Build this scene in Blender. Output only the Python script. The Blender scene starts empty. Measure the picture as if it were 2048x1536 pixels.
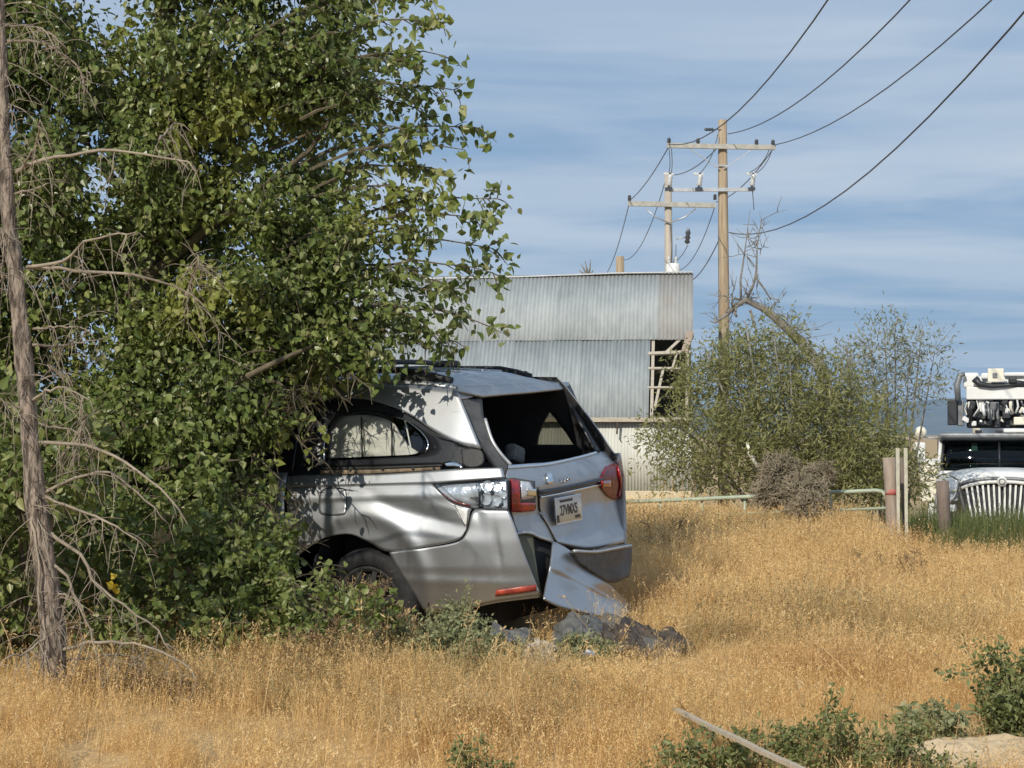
import bpy, bmesh, math, random
import numpy as np
from mathutils import Vector, Matrix, Quaternion

# ------------------------------------------------------------------ camera, sky, sun, exposure
SC = bpy.context.scene
COL = SC.collection
PITCH = math.radians(1.476)
FPX = 3960.0                      # focal length in photo pixels (photo is 2048 wide)
CAMZ = 1.3
cd = bpy.data.cameras.new('camera')
cam = bpy.data.objects.new('camera', cd)
COL.objects.link(cam)
cam.location = (0, 0, CAMZ)
cam.rotation_euler = (math.radians(90) + PITCH, 0, 0)
cd.sensor_width = 36.0
cd.lens = 36.0 * FPX / 2048.0
cd.clip_start = 0.1
cd.clip_end = 60000.0
SC.camera = cam

TO_SUN = Vector((-0.42, -0.908, math.tan(math.radians(33.0)))).normalized()
SUN_EL = math.asin(TO_SUN.z)
SUN_AZ = math.atan2(TO_SUN.x, TO_SUN.y)
world = bpy.data.worlds.new('World')
SC.world = world
world.use_nodes = True
def build_world():
    nt = world.node_tree
    nt.nodes.clear()
    N, L = nt.nodes, nt.links
    out = N.new('ShaderNodeOutputWorld')
    bg = N.new('ShaderNodeBackground')
    bg.inputs['Strength'].default_value = 0.10
    sky = N.new('ShaderNodeTexSky')
    sky.sky_type = 'NISHITA'
    sky.sun_disc = False
    sky.sun_elevation = SUN_EL
    sky.sun_rotation = SUN_AZ
    sky.air_density = 1.0
    sky.dust_density = 0.6
    sky.ozone_density = 3.0
    tc = N.new('ShaderNodeTexCoord')
    sep = N.new('ShaderNodeSeparateXYZ')
    L.new(tc.outputs['Generated'], sep.inputs[0])
    mx = N.new('ShaderNodeMath'); mx.operation = 'MAXIMUM'; mx.inputs[1].default_value = 0.0
    L.new(sep.outputs['Z'], mx.inputs[0])
    ad = N.new('ShaderNodeMath'); ad.operation = 'ADD'; ad.inputs[1].default_value = 0.05
    L.new(mx.outputs[0], ad.inputs[0])
    dx = N.new('ShaderNodeMath'); dx.operation = 'DIVIDE'
    dy = N.new('ShaderNodeMath'); dy.operation = 'DIVIDE'
    L.new(sep.outputs['X'], dx.inputs[0]); L.new(ad.outputs[0], dx.inputs[1])
    L.new(sep.outputs['Y'], dy.inputs[0]); L.new(ad.outputs[0], dy.inputs[1])
    cb = N.new('ShaderNodeCombineXYZ')
    L.new(dx.outputs[0], cb.inputs[0]); L.new(dy.outputs[0], cb.inputs[1])
    def layer(scale, detail, lo, hi, seed, dist):
        m = N.new('ShaderNodeMapping'); m.inputs['Location'].default_value = (seed, seed * 1.7, 0)
        m.inputs['Rotation'].default_value = (0, 0, math.radians(12))
        m.inputs['Scale'].default_value = (0.55, 1.0, 1.0)
        L.new(cb.outputs[0], m.inputs[0])
        n = N.new('ShaderNodeTexNoise'); n.inputs['Scale'].default_value = scale
        n.inputs['Detail'].default_value = detail; n.inputs['Roughness'].default_value = 0.55
        n.inputs['Distortion'].default_value = dist
        L.new(m.outputs[0], n.inputs['Vector'])
        r = N.new('ShaderNodeMapRange'); r.interpolation_type = 'SMOOTHSTEP'
        r.inputs['From Min'].default_value = lo; r.inputs['From Max'].default_value = hi
        L.new(n.outputs['Fac'], r.inputs['Value'])
        return r.outputs[0]
    def mix(fac, a, b):
        m = N.new('ShaderNodeMix'); m.data_type = 'RGBA'
        if isinstance(fac, float): m.inputs[0].default_value = fac
        else: L.new(fac, m.inputs[0])
        if isinstance(a, tuple): m.inputs[6].default_value = a
        else: L.new(a, m.inputs[6])
        if isinstance(b, tuple): m.inputs[7].default_value = b
        else: L.new(b, m.inputs[7])
        return m.outputs[2]
    veil = (2.2, 3.55, 5.6, 1)          # thin blue-grey stratus
    lit = (6.0, 6.8, 7.7, 1)             # paler streaks
    c = mix(0.80, sky.outputs[0], veil)
    f1 = layer(0.55, 6, 0.40, 0.62, 21.7, 0.6)
    f2 = layer(1.3, 6, 0.46, 0.70, 8.3, 0.5)
    m1 = N.new('ShaderNodeMath'); m1.operation = 'MULTIPLY'; m1.inputs[1].default_value = 0.62
    L.new(f1, m1.inputs[0])
    m2 = N.new('ShaderNodeMath'); m2.operation = 'MULTIPLY'; m2.inputs[1].default_value = 0.6
    L.new(f2, m2.inputs[0])
    c = mix(m1.outputs[0], c, lit)
    c = mix(m2.outputs[0], c, lit)
    L.new(c, bg.inputs['Color'])
    L.new(bg.outputs[0], out.inputs['Surface'])
build_world()

sl = bpy.data.lights.new('sun', 'SUN')
sl.energy = 4.2
sl.angle = math.radians(0.5)
sl.color = (1.0, 0.93, 0.81)
sun = bpy.data.objects.new('sun', sl)
COL.objects.link(sun)
sun.rotation_euler = TO_SUN.to_track_quat('Z', 'Y').to_euler()
sun.location = TO_SUN * 60

SC.view_settings.view_transform = 'Standard'
SC.view_settings.look = 'None'
SC.view_settings.exposure = 0.0
SC.view_settings.gamma = 1.0
SC.view_settings.use_curve_mapping = False
SC.render.engine = 'CYCLES'
SC.cycles.max_bounces = 8
SC.cycles.transparent_max_bounces = 12
SC.cycles.use_denoising = True
try:
    SC.cycles.denoising_prefilter = 'ACCURATE'
except Exception:
    pass

# ------------------------------------------------------------------ helpers
rng = np.random.default_rng(11)
random.seed(5)
CP, SP = math.cos(PITCH), math.sin(PITCH)
def ray(px, py):
    """world direction (forward component 1) of photo pixels; arrays allowed"""
    u = (np.asarray(px, float) - 1024) / FPX
    v = -(np.asarray(py, float) - 768) / FPX
    return np.stack([u, CP - v * SP, SP + v * CP], -1)
def at(px, py, d):
    """the point at depth d (metres along +Y) seen at a photo pixel"""
    r = ray(px, py)
    t = d / r[..., 1]
    p = r * np.asarray(t)[..., None] + np.array([0, 0, CAMZ])
    return p
def A(px, py, d):
    return Vector(at(px, py, d))

def ground_z(x, y):
    x = np.asarray(x, float); y = np.asarray(y, float)
    def ss(a, b, t):
        t = np.clip((t - a) / (b - a), 0, 1); return t * t * (3 - 2 * t)
    z = (0.12 - 0.36 * ss(0.165, 0.215, x / np.maximum(y, 1.0)) * ss(-1, 1, 40 - y)) * ss(13, 22, y) - 1.15 * ss(23, 33, y) * ss(-3.5, 4.5, x) - 0.75 * ss(23, 40, y) * (1 - ss(-3.5, 4.5, x))
    z = z + 0.03 * np.sin(x * 1.3 + 0.5) * np.sin(y * 0.9) + 0.02 * np.sin(x * 2.9 + y * 2.1)
    z = z - 0.20 * (1 - ss(7.2, 9.5, y))
    return z

def link(o, parent=None):
    COL.objects.link(o)
    if parent is not None: o.parent = parent
    return o
def tag(o, label=None, cat=None, group=None, kind=None):
    if label: o['label'] = label
    if cat: o['category'] = cat
    if group: o['group'] = group
    if kind: o['kind'] = kind
    return o
def empty(name, loc, rz=0.0):
    o = bpy.data.objects.new(name, None)
    o.location = loc; o.rotation_euler = (0, 0, rz); o.empty_display_size = 0.2
    return link(o)

class MB:
    def __init__(s): s.v = []; s.f = []; s.smooth = []
    def add(s, verts, faces, smooth=False):
        b = len(s.v); s.v += [tuple(map(float, p)) for p in verts]
        for f in faces:
            s.f.append(tuple(i + b for i in f)); s.smooth.append(smooth)
    def box(s, c, size, rot=None, bev=0.0):
        x, y, z = (k / 2 for k in size)
        P = [Vector((a * x, b * y, d * z)) for d in (-1, 1) for b in (-1, 1) for a in (-1, 1)]
        if rot is not None: P = [rot @ p for p in P]
        P = [p + Vector(c) for p in P]
        s.add(P, [(0, 2, 3, 1), (4, 5, 7, 6), (0, 1, 5, 4), (2, 6, 7, 3), (0, 4, 6, 2), (1, 3, 7, 5)])
    def bar(s, a, b, w, h=None, up=Vector((0, 0, 1))):
        a, b = Vector(a), Vector(b); d = b - a; L = d.length; d.normalize()
        r = d.cross(up)
        if r.length < 1e-4: r = d.cross(Vector((0, 1, 0)))
        r.normalize(); u = r.cross(d)
        h = h or w
        R = Matrix((r, d, u)).transposed()
        s.box((a + b) / 2, (w, L, h), R)
    def tube(s, pts, rad, n=8, cap=True):
        pts = [Vector(p) for p in pts]
        if not hasattr(rad, '__len__'): rad = [rad] * len(pts)
        base = len(s.v); prev = None
        for i, p in enumerate(pts):
            t = (pts[min(i + 1, len(pts) - 1)] - pts[max(i - 1, 0)])
            if t.length < 1e-9: t = Vector((0, 0, 1))
            t.normalize()
            if prev is None:
                a = t.cross(Vector((0, 0, 1)))
                if a.length < 0.05: a = t.cross(Vector((1, 0, 0)))
            else:
                a = prev - t * prev.dot(t)
                if a.length < 1e-6: a = t.cross(Vector((1, 0, 0)))
            a.normalize(); prev = a; b = t.cross(a)
            for k in range(n):
                an = 2 * math.pi * k / n
                q = p + (a * math.cos(an) + b * math.sin(an)) * rad[i]
                s.v.append((q.x, q.y, q.z))
        for i in range(len(pts) - 1):
            for k in range(n):
                k2 = (k + 1) % n
                s.f.append((base + i * n + k, base + i * n + k2, base + (i + 1) * n + k2, base + (i + 1) * n + k)); s.smooth.append(True)
        if cap:
            s.f.append(tuple(base + k for k in range(n))[::-1]); s.smooth.append(False)
            e = base + (len(pts) - 1) * n
            s.f.append(tuple(e + k for k in range(n))); s.smooth.append(False)
    def cyl(s, a, b, r, n=16, r2=None):
        s.tube([a, b], [r, r if r2 is None else r2], n)
    def lathe(s, prof, origin, axis, n=24):
        """prof: (radius, offset along axis) list"""
        ax = Vector(axis).normalized(); u = ax.orthogonal().normalized(); w = ax.cross(u)
        base = len(s.v); o = Vector(origin)
        for r, h in prof:
            for k in range(n):
                an = 2 * math.pi * k / n
                q = o + ax * h + (u * math.cos(an) + w * math.sin(an)) * r
                s.v.append(tuple(q))
        for i in range(len(prof) - 1):
            for k in range(n):
                k2 = (k + 1) % n
                s.f.append((base + i * n + k, base + i * n + k2, base + (i + 1) * n + k2, base + (i + 1) * n + k)); s.smooth.append(True)
    def grid(s, P, smooth=True):
        """P: (nv, nu, 3) array of points"""
        P = np.asarray(P, float); nv, nu = P.shape[:2]
        fs = [(j * nu + i, j * nu + i + 1, (j + 1) * nu + i + 1, (j + 1) * nu + i) for j in range(nv - 1) for i in range(nu - 1)]
        s.add(P.reshape(-1, 3), fs, smooth)
    def build(s, name, mat, parent=None, bevel=0.0, solid=0.0, mesh_only=False):
        me = bpy.data.meshes.new(name)
        me.from_pydata(s.v, [], s.f)
        me.polygons.foreach_set('use_smooth', s.smooth)
        if mat: me.materials.append(mat)
        me.update()
        if mesh_only: return me
        o = bpy.data.objects.new(name, me)
        link(o, parent)
        if solid:
            m = o.modifiers.new('solid', 'SOLIDIFY'); m.thickness = abs(solid); m.offset = -1 if solid > 0 else 1; m.use_even_offset = False
        if bevel:
            m = o.modifiers.new('bevel', 'BEVEL'); m.width = bevel; m.segments = 2; m.limit_method = 'ANGLE'; m.angle_limit = math.radians(40)
        return o

def np_mesh(name, V, F, mat, smooth=False):
    """V (n,3) F (m,k) numpy"""
    me = bpy.data.meshes.new(name)
    V = np.ascontiguousarray(V, np.float32); F = np.ascontiguousarray(F, np.int32)
    me.vertices.add(len(V)); me.vertices.foreach_set('co', V.ravel())
    m, k = F.shape
    me.loops.add(m * k); me.loops.foreach_set('vertex_index', F.ravel())
    me.polygons.add(m); me.polygons.foreach_set('loop_start', np.arange(0, m * k, k, dtype=np.int32))
    me.polygons.foreach_set('use_smooth', np.full(m, smooth))
    me.update(calc_edges=True)
    if mat: me.materials.append(mat)
    return me

LEAF = {
    'poplar': (np.array([(0, 0, 0), (.10, .24, .05), (.30, .38, .08), (.62, .25, .05), (1, 0, -.14), (.62, -.25, .05), (.30, -.38, .08), (.10, -.24, .05)]), np.array([(0, 4, 3, 2, 1), (0, 7, 6, 5, 4)])),
    'narrow': (np.array([(0, 0, 0), (.45, .13, .02), (1, 0, -.05), (.45, -.13, .02)]), np.array([(0, 3, 2, 1)])),
    'oval': (np.array([(0, 0, 0), (.35, .26, .04), (1, 0, -.08), (.35, -.26, .04)]), np.array([(0, 2, 1, 0), (0, 3, 2, 0)])[:, :3]),
}
def unit(a):
    return a / np.maximum(np.linalg.norm(a, axis=-1, keepdims=True), 1e-9)
def leaf_arrays(P, D, Nn, S, kind):
    b, f = LEAF[kind]
    X = unit(D); Y = unit(np.cross(Nn, X)); Z = np.cross(X, Y)
    V = P[:, None, :] + S[:, None, None] * (b[None, :, 0:1] * X[:, None, :] + b[None, :, 1:2] * Y[:, None, :] + b[None, :, 2:3] * Z[:, None, :])
    F = f[None] + (np.arange(len(P)) * len(b))[:, None, None]
    return V.reshape(-1, 3), F.reshape(-1, f.shape[1])
def np_obj(name, V, F, mat, parent=None, smooth=False):
    o = bpy.data.objects.new(name, np_mesh(name, V, F, mat, smooth))
    return link(o, parent)

# ------------------------------------------------------------------ materials
def new_mat(name):
    m = bpy.data.materials.new(name); m.use_nodes = True
    nt = m.node_tree
    return m, nt, nt.nodes['Principled BSDF'], nt.nodes['Material Output']
def mat(name, col, rough=0.6, metal=0.0, var=0.0, scale=6.0, col2=None, bump=0.0, bscale=40.0, stretch=(1, 1, 1), coat=0.0, spec=0.5, detail=5.0, lo=0.35, hi=0.65):
    m, nt, p, out = new_mat(name)
    N, L = nt.nodes, nt.links
    c = tuple(col) + (1,)
    p.inputs['Base Color'].default_value = c
    p.inputs['Roughness'].default_value = rough
    p.inputs['Metallic'].default_value = metal
    p.inputs['Coat Weight'].default_value = coat
    p.inputs['Coat Roughness'].default_value = 0.06
    p.inputs['Specular IOR Level'].default_value = spec
    tc = N.new('ShaderNodeTexCoord')
    mp = N.new('ShaderNodeMapping'); mp.inputs['Scale'].default_value = stretch
    L.new(tc.outputs['Object'], mp.inputs[0])
    if col2 is not None or var:
        n = N.new('ShaderNodeTexNoise'); n.inputs['Scale'].default_value = scale; n.inputs['Detail'].default_value = detail; n.inputs['Roughness'].default_value = 0.65
        L.new(mp.outputs[0], n.inputs['Vector'])
        r = N.new('ShaderNodeValToRGB')
        r.color_ramp.elements[0].position = lo; r.color_ramp.elements[1].position = hi
        a = col; b = col2 if col2 is not None else tuple(k * (1 + var) for k in col)
        if col2 is None: a = tuple(k * (1 - var) for k in col)
        r.color_ramp.elements[0].color = tuple(a) + (1,); r.color_ramp.elements[1].color = tuple(b) + (1,)
        L.new(n.outputs['Fac'], r.inputs[0]); L.new(r.outputs[0], p.inputs['Base Color'])
    if bump:
        n2 = N.new('ShaderNodeTexNoise'); n2.inputs['Scale'].default_value = bscale; n2.inputs['Detail'].default_value = 4
        L.new(mp.outputs[0], n2.inputs['Vector'])
        bp = N.new('ShaderNodeBump'); bp.inputs['Strength'].default_value = bump; bp.inputs['Distance'].default_value = 0.02
        L.new(n2.outputs['Fac'], bp.inputs['Height']); L.new(bp.outputs[0], p.inputs['Normal'])
    return m
def foliage_mat(name, cols, trans=0.35, rough=0.45, pos_scale=0.0, pos_cols=None, spec=0.45):
    """per-leaf colour from Random Per Island (+ object random), diffuse plus translucency"""
    m, nt, p, out = new_mat(name)
    N, L = nt.nodes, nt.links
    g = N.new('ShaderNodeNewGeometry'); oi = N.new('ShaderNodeObjectInfo')
    ad = N.new('ShaderNodeMath'); ad.operation = 'ADD'
    L.new(g.outputs['Random Per Island'], ad.inputs[0]); L.new(oi.outputs['Random'], ad.inputs[1])
    fr = N.new('ShaderNodeMath'); fr.operation = 'FRACT'; L.new(ad.outputs[0], fr.inputs[0])
    r = N.new('ShaderNodeValToRGB')
    e = r.color_ramp.elements
    while len(e) < len(cols): e.new(0.5)
    for i, c in enumerate(cols):
        e[i].position = i / (len(cols) - 1); e[i].color = tuple(c) + (1,)
    L.new(fr.outputs[0], r.inputs[0])
    colr = r.outputs[0]
    if pos_cols:
        n = N.new('ShaderNodeTexNoise'); n.inputs['Scale'].default_value = pos_scale; n.inputs['Detail'].default_value = 4
        L.new(g.outputs['Position'], n.inputs['Vector'])
        for (lo, hi, c, amt) in pos_cols:
            mr = N.new('ShaderNodeMapRange'); mr.interpolation_type = 'SMOOTHSTEP'
            mr.inputs['From Min'].default_value = lo; mr.inputs['From Max'].default_value = hi; mr.inputs['To Max'].default_value = amt
            L.new(n.outputs['Fac'], mr.inputs['Value'])
            mx = N.new('ShaderNodeMix'); mx.data_type = 'RGBA'; mx.inputs[7].default_value = tuple(c) + (1,)
            L.new(mr.outputs[0], mx.inputs[0]); L.new(colr, mx.inputs[6]); colr = mx.outputs[2]
    L.new(colr, p.inputs['Base Color'])
    p.inputs['Roughness'].default_value = rough
    p.inputs['Specular IOR Level'].default_value = spec
    t = N.new('ShaderNodeBsdfTranslucent'); L.new(colr, t.inputs['Color'])
    ms = N.new('ShaderNodeMixShader'); ms.inputs[0].default_value = trans
    L.new(p.outputs[0], ms.inputs[1]); L.new(t.outputs[0], ms.inputs[2]); L.new(ms.outputs[0], out.inputs['Surface'])
    return m
def glass_mat(name, tint, ior=1.45, rough=0.02):
    m, nt, p, out = new_mat(name)
    N, L = nt.nodes, nt.links
    N.remove(p)
    t = N.new('ShaderNodeBsdfTransparent'); t.inputs['Color'].default_value = tuple(tint) + (1,)
    g = N.new('ShaderNodeBsdfGlossy'); g.inputs['Roughness'].default_value = rough
    f = N.new('ShaderNodeFresnel'); f.inputs['IOR'].default_value = ior
    ms = N.new('ShaderNodeMixShader'); L.new(f.outputs[0], ms.inputs[0]); L.new(t.outputs[0], ms.inputs[1]); L.new(g.outputs[0], ms.inputs[2])
    L.new(ms.outputs[0], out.inputs['Surface'])
    return m

M = {}
def paint(name, col, dirt):
    m, nt, p, out = new_mat(name)
    N, L = nt.nodes, nt.links
    tc = N.new('ShaderNodeTexCoord')
    n = N.new('ShaderNodeTexNoise'); n.inputs['Scale'].default_value = 3.0; n.inputs['Detail'].default_value = 8; n.inputs['Roughness'].default_value = 0.7
    L.new(tc.outputs['Object'], n.inputs['Vector'])
    r = N.new('ShaderNodeMapRange'); r.inputs['From Min'].default_value = 0.45; r.inputs['From Max'].default_value = 0.8; r.inputs['To Max'].default_value = dirt
    L.new(n.outputs['Fac'], r.inputs['Value'])
    mx = N.new('ShaderNodeMix'); mx.data_type = 'RGBA'; mx.inputs[6].default_value = tuple(col) + (1,); mx.inputs[7].default_value = (0.30, 0.26, 0.20, 1)
    L.new(r.outputs[0], mx.inputs[0]); L.new(mx.outputs[2], p.inputs['Base Color'])
    p.inputs['Metallic'].default_value = 0.93
    rr = N.new('ShaderNodeMapRange'); rr.inputs['To Min'].default_value = 0.42; rr.inputs['To Max'].default_value = 0.56
    L.new(n.outputs['Fac'], rr.inputs['Value']); L.new(rr.outputs[0], p.inputs['Roughness'])
    p.inputs['Coat Weight'].default_value = 0.2; p.inputs['Coat Roughness'].default_value = 0.08
    mps = N.new('ShaderNodeMapping'); mps.inputs['Rotation'].default_value = (0, math.radians(14), 0); mps.inputs['Scale'].default_value = (1.2, 6, 34); L.new(tc.outputs['Object'], mps.inputs[0])
    ns = N.new('ShaderNodeTexNoise'); ns.inputs['Scale'].default_value = 2.2; ns.inputs['Detail'].default_value = 6; ns.inputs['Roughness'].default_value = 0.8; L.new(mps.outputs[0], ns.inputs['Vector'])
    rs = N.new('ShaderNodeMapRange'); rs.inputs['From Min'].default_value = 0.635; rs.inputs['From Max'].default_value = 0.67; rs.inputs['To Max'].default_value = 0.6; L.new(ns.outputs['Fac'], rs.inputs['Value'])
    m2 = N.new('ShaderNodeMix'); m2.data_type = 'RGBA'; m2.inputs[7].default_value = (0.16, 0.155, 0.15, 1); L.new(rs.outputs[0], m2.inputs[0]); L.new(mx.outputs[2], m2.inputs[6]); L.new(m2.outputs[2], p.inputs['Base Color'])
    fl = N.new('ShaderNodeTexNoise'); fl.inputs['Scale'].default_value = 9.0; fl.inputs['Detail'].default_value = 2
    L.new(tc.outputs['Object'], fl.inputs['Vector'])
    bp = N.new('ShaderNodeBump'); bp.inputs['Strength'].default_value = 0.03; bp.inputs['Distance'].default_value = 0.02
    L.new(fl.outputs['Fac'], bp.inputs['Height']); L.new(bp.outputs[0], p.inputs['Normal'])
    return m
M['silver'] = paint('silver_paint', (0.47, 0.49, 0.51), 0.40)
M['black_trim'] = mat('black_trim', (0.012, 0.013, 0.015), 0.35, var=0.3, scale=8, bump=0.05)
M['black_plastic'] = mat('black_plastic', (0.02, 0.021, 0.022), 0.6, var=0.35, scale=12, bump=0.1)
M['interior'] = mat('dark_interior', (0.018, 0.018, 0.019), 0.9, var=0.3, scale=5)
M['seat_grey'] = mat('grey_seat_fabric', (0.16, 0.155, 0.145), 0.95, var=0.2, scale=20, bump=0.2)
M['seat_dark'] = mat('dark_seat_fabric', (0.03, 0.03, 0.032), 0.95, var=0.2, scale=20)
M['airbag'] = mat('white_airbag_cloth', (0.80, 0.77, 0.70), 0.9, col2=(0.62, 0.60, 0.55), scale=5, bump=0.35, bscale=14)
M['tyre'] = mat('tyre_rubber', (0.018, 0.018, 0.018), 0.85, var=0.4, scale=18, bump=0.2)
M['rim'] = mat('shade_dark_rim', (0.028, 0.027, 0.025), 0.85, metal=0.0, var=0.3)  # rim colour darkened so it sinks into the wheel arch shade
M['glass'] = glass_mat('clear_glass', (0.90, 0.91, 0.90))
M['dark_glass'] = glass_mat('tinted_glass', (0.10, 0.11, 0.11))
M['privacy_glass'] = glass_mat('privacy_glass', (0.46, 0.46, 0.42))
M['truck_glass'] = glass_mat('truck_windscreen_glass', (0.42, 0.52, 0.50))
M['lens_clear'] = glass_mat('clear_lens', (0.88, 0.90, 0.92))
M['lens_red'] = mat('red_lens', (0.30, 0.012, 0.012), 0.12, var=0.4, scale=25, coat=0.8)
M['lens_red_dark'] = mat('dark_red_lens', (0.16, 0.012, 0.014), 0.35, var=0.6, scale=30, coat=0.1)
M['chrome'] = mat('chrome', (0.75, 0.76, 0.77), 0.10, metal=1.0, bump=0.15, bscale=25)
M['reflector'] = mat('lamp_reflector', (0.74, 0.76, 0.78), 0.25, metal=0.45, bump=0.5, bscale=18)
M['red_reflector'] = mat('bumper_reflector', (0.34, 0.055, 0.035), 0.35, var=0.5, scale=22)
M['raw_plastic'] = mat('unpainted_plastic', (0.10, 0.10, 0.065), 0.7, var=0.25, scale=9, bump=0.1)
M['bumper_grey'] = mat('scuffed_shaded_grey', (0.085, 0.083, 0.08), 0.55, var=0.35, scale=7, bump=0.2)  # scuffed bumper plastic, also the painted-in shade of the tailgate pillar
M['track'] = mat('dusty_door_track', (0.22, 0.17, 0.11), 0.8, var=0.35, scale=18, bump=0.2)
M['white_crease'] = mat('scraped_white_filler', (0.62, 0.62, 0.60), 0.5, var=0.2, scale=20)
def plate_mat():
    m, nt, p, out = new_mat('number_plate')
    N, L = nt.nodes, nt.links
    tc = N.new('ShaderNodeTexCoord'); sp = N.new('ShaderNodeSeparateXYZ'); L.new(tc.outputs['Generated'], sp.inputs[0])
    r = N.new('ShaderNodeValToRGB'); e = r.color_ramp.elements
    e[0].position = 0.0; e[0].color = (0.45, 0.30, 0.16, 1); e[1].position = 1.0; e[1].color = (0.60, 0.62, 0.66, 1)
    k = e.new(0.25); k.color = (0.62, 0.52, 0.34, 1); k = e.new(0.6); k.color = (0.70, 0.68, 0.58, 1)
    L.new(sp.outputs['Y'], r.inputs[0]); L.new(r.outputs[0], p.inputs['Base Color']); p.inputs['Roughness'].default_value = 0.35
    return m
M['plate'] = plate_mat()
M['plate_ink'] = mat('plate_ink', (0.05, 0.035, 0.025), 0.5)
def sheet_mat(name, c1, c2, rust, rust_lo):
    m, nt, p, out = new_mat(name); N, L = nt.nodes, nt.links
    tc = N.new('ShaderNodeTexCoord'); oi = N.new('ShaderNodeObjectInfo'); g = N.new('ShaderNodeNewGeometry')
    mp = N.new('ShaderNodeMapping'); mp.inputs['Scale'].default_value = (2.2, 1, 0.22); L.new(g.outputs['Position'], mp.inputs[0])
    n = N.new('ShaderNodeTexNoise'); n.inputs['Scale'].default_value = 2.4; n.inputs['Detail'].default_value = 7; n.inputs['Roughness'].default_value = 0.7; L.new(mp.outputs[0], n.inputs['Vector'])
    ad = N.new('ShaderNodeMath'); ad.operation = 'MULTIPLY_ADD'; ad.inputs[1].default_value = 0.28; L.new(oi.outputs['Random'], ad.inputs[0]); 
    sb = N.new('ShaderNodeMath'); sb.operation = 'ADD'; sb.inputs[1].default_value = -0.13; L.new(n.outputs['Fac'], sb.inputs[0]); L.new(sb.outputs[0], ad.inputs[2])
    r = N.new('ShaderNodeValToRGB'); r.color_ramp.elements[0].position = 0.30; r.color_ramp.elements[1].position = 0.72; r.color_ramp.elements[0].color = tuple(c1) + (1,); r.color_ramp.elements[1].color = tuple(c2) + (1,)
    L.new(ad.outputs[0], r.inputs[0])
    mp2 = N.new('ShaderNodeMapping'); mp2.inputs['Scale'].default_value = (3.0, 1, 0.35); mp2.inputs['Location'].default_value = (7, 0, 3); L.new(g.outputs['Position'], mp2.inputs[0])
    n2 = N.new('ShaderNodeTexNoise'); n2.inputs['Scale'].default_value = 1.5; n2.inputs['Detail'].default_value = 8; n2.inputs['Roughness'].default_value = 0.75; L.new(mp2.outputs[0], n2.inputs['Vector'])
    mr = N.new('ShaderNodeMapRange'); mr.inputs['From Min'].default_value = rust_lo; mr.inputs['From Max'].default_value = rust_lo + 0.16; mr.inputs['To Max'].default_value = 0.28; L.new(n2.outputs['Fac'], mr.inputs['Value'])
    mx = N.new('ShaderNodeMix'); mx.data_type = 'RGBA'; mx.inputs[7].default_value = tuple(rust) + (1,); L.new(mr.outputs[0], mx.inputs[0]); L.new(r.outputs[0], mx.inputs[6]); L.new(mx.outputs[2], p.inputs['Base Color'])
    p.inputs['Roughness'].default_value = 0.68; p.inputs['Specular IOR Level'].default_value = 0.3
    return m
M['galv'] = sheet_mat('weathered_galvanised_sheet', (0.25, 0.275, 0.28), (0.36, 0.385, 0.385), (0.24, 0.19, 0.14), 0.60)
M['galv_rust'] = sheet_mat('faintly_rusted_sheet', (0.26, 0.265, 0.255), (0.36, 0.355, 0.34), (0.28, 0.20, 0.14), 0.50)
M['wall_sheet'] = sheet_mat('pale_wall_sheet', (0.44, 0.45, 0.41), (0.58, 0.58, 0.53), (0.36, 0.30, 0.22), 0.62)
M['old_board'] = mat('weathered_board', (0.34, 0.29, 0.22), 0.85, col2=(0.50, 0.46, 0.38), scale=9, stretch=(1, 1, 8), bump=0.25)
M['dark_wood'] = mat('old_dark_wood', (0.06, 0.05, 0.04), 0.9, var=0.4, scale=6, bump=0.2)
M['concrete'] = mat('cream_foundation', (0.62, 0.52, 0.34), 0.9, col2=(0.50, 0.43, 0.30), scale=3, bump=0.3)
M['pole'] = mat('utility_pole_wood', (0.25, 0.175, 0.105), 0.9, col2=(0.45, 0.37, 0.26), scale=4.0, stretch=(4, 4, 0.22), bump=0.25, bscale=16)
M['pole_grey'] = mat('grey_pole_wood', (0.36, 0.31, 0.26), 0.85, col2=(0.47, 0.42, 0.35), scale=3.5, stretch=(3, 3, 0.35), bump=0.25)
M['arm'] = mat('grey_crossarm_wood', (0.38, 0.37, 0.33), 0.85, var=0.2, scale=5)
M['insulator'] = mat('grey_porcelain', (0.05, 0.055, 0.065), 0.3, coat=0.4)
M['insulator_pale'] = mat('pale_porcelain', (0.55, 0.56, 0.56), 0.3, coat=0.4)
M['steel'] = mat('galvanised_steel', (0.50, 0.51, 0.52), 0.45, metal=0.6, var=0.15)
M['wire'] = mat('weathered_cable', (0.07, 0.075, 0.085), 0.6)
M['bark'] = mat('pale_scaly_bark', (0.065, 0.05, 0.038), 0.95, col2=(0.31, 0.25, 0.20), scale=34, stretch=(1, 1, 0.28), bump=1.0, bscale=40, lo=0.40, hi=0.58)
M['dead_twig'] = mat('dead_grey_twig', (0.17, 0.14, 0.105), 0.9, col2=(0.36, 0.30, 0.225), scale=7)
M['green_bark'] = mat('young_bark', (0.11, 0.09, 0.055), 0.9, var=0.35, scale=12, bump=0.4)
M['willow_bark'] = mat('grey_shrub_bark', (0.20, 0.185, 0.16), 0.9, var=0.4, scale=9, bump=0.4)
M['leaf'] = foliage_mat('poplar_leaf', [(0.078, 0.118, 0.026), (0.160, 0.210, 0.052), (0.24, 0.28, 0.085), (0.115, 0.165, 0.040), (0.42, 0.42, 0.20)], 0.36, 0.32, 1.3, [(0.52, 0.66, (0.31, 0.32, 0.065), 0.6), (0.46, 0.34, (0.085, 0.115, 0.040), 0.5)])
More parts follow.
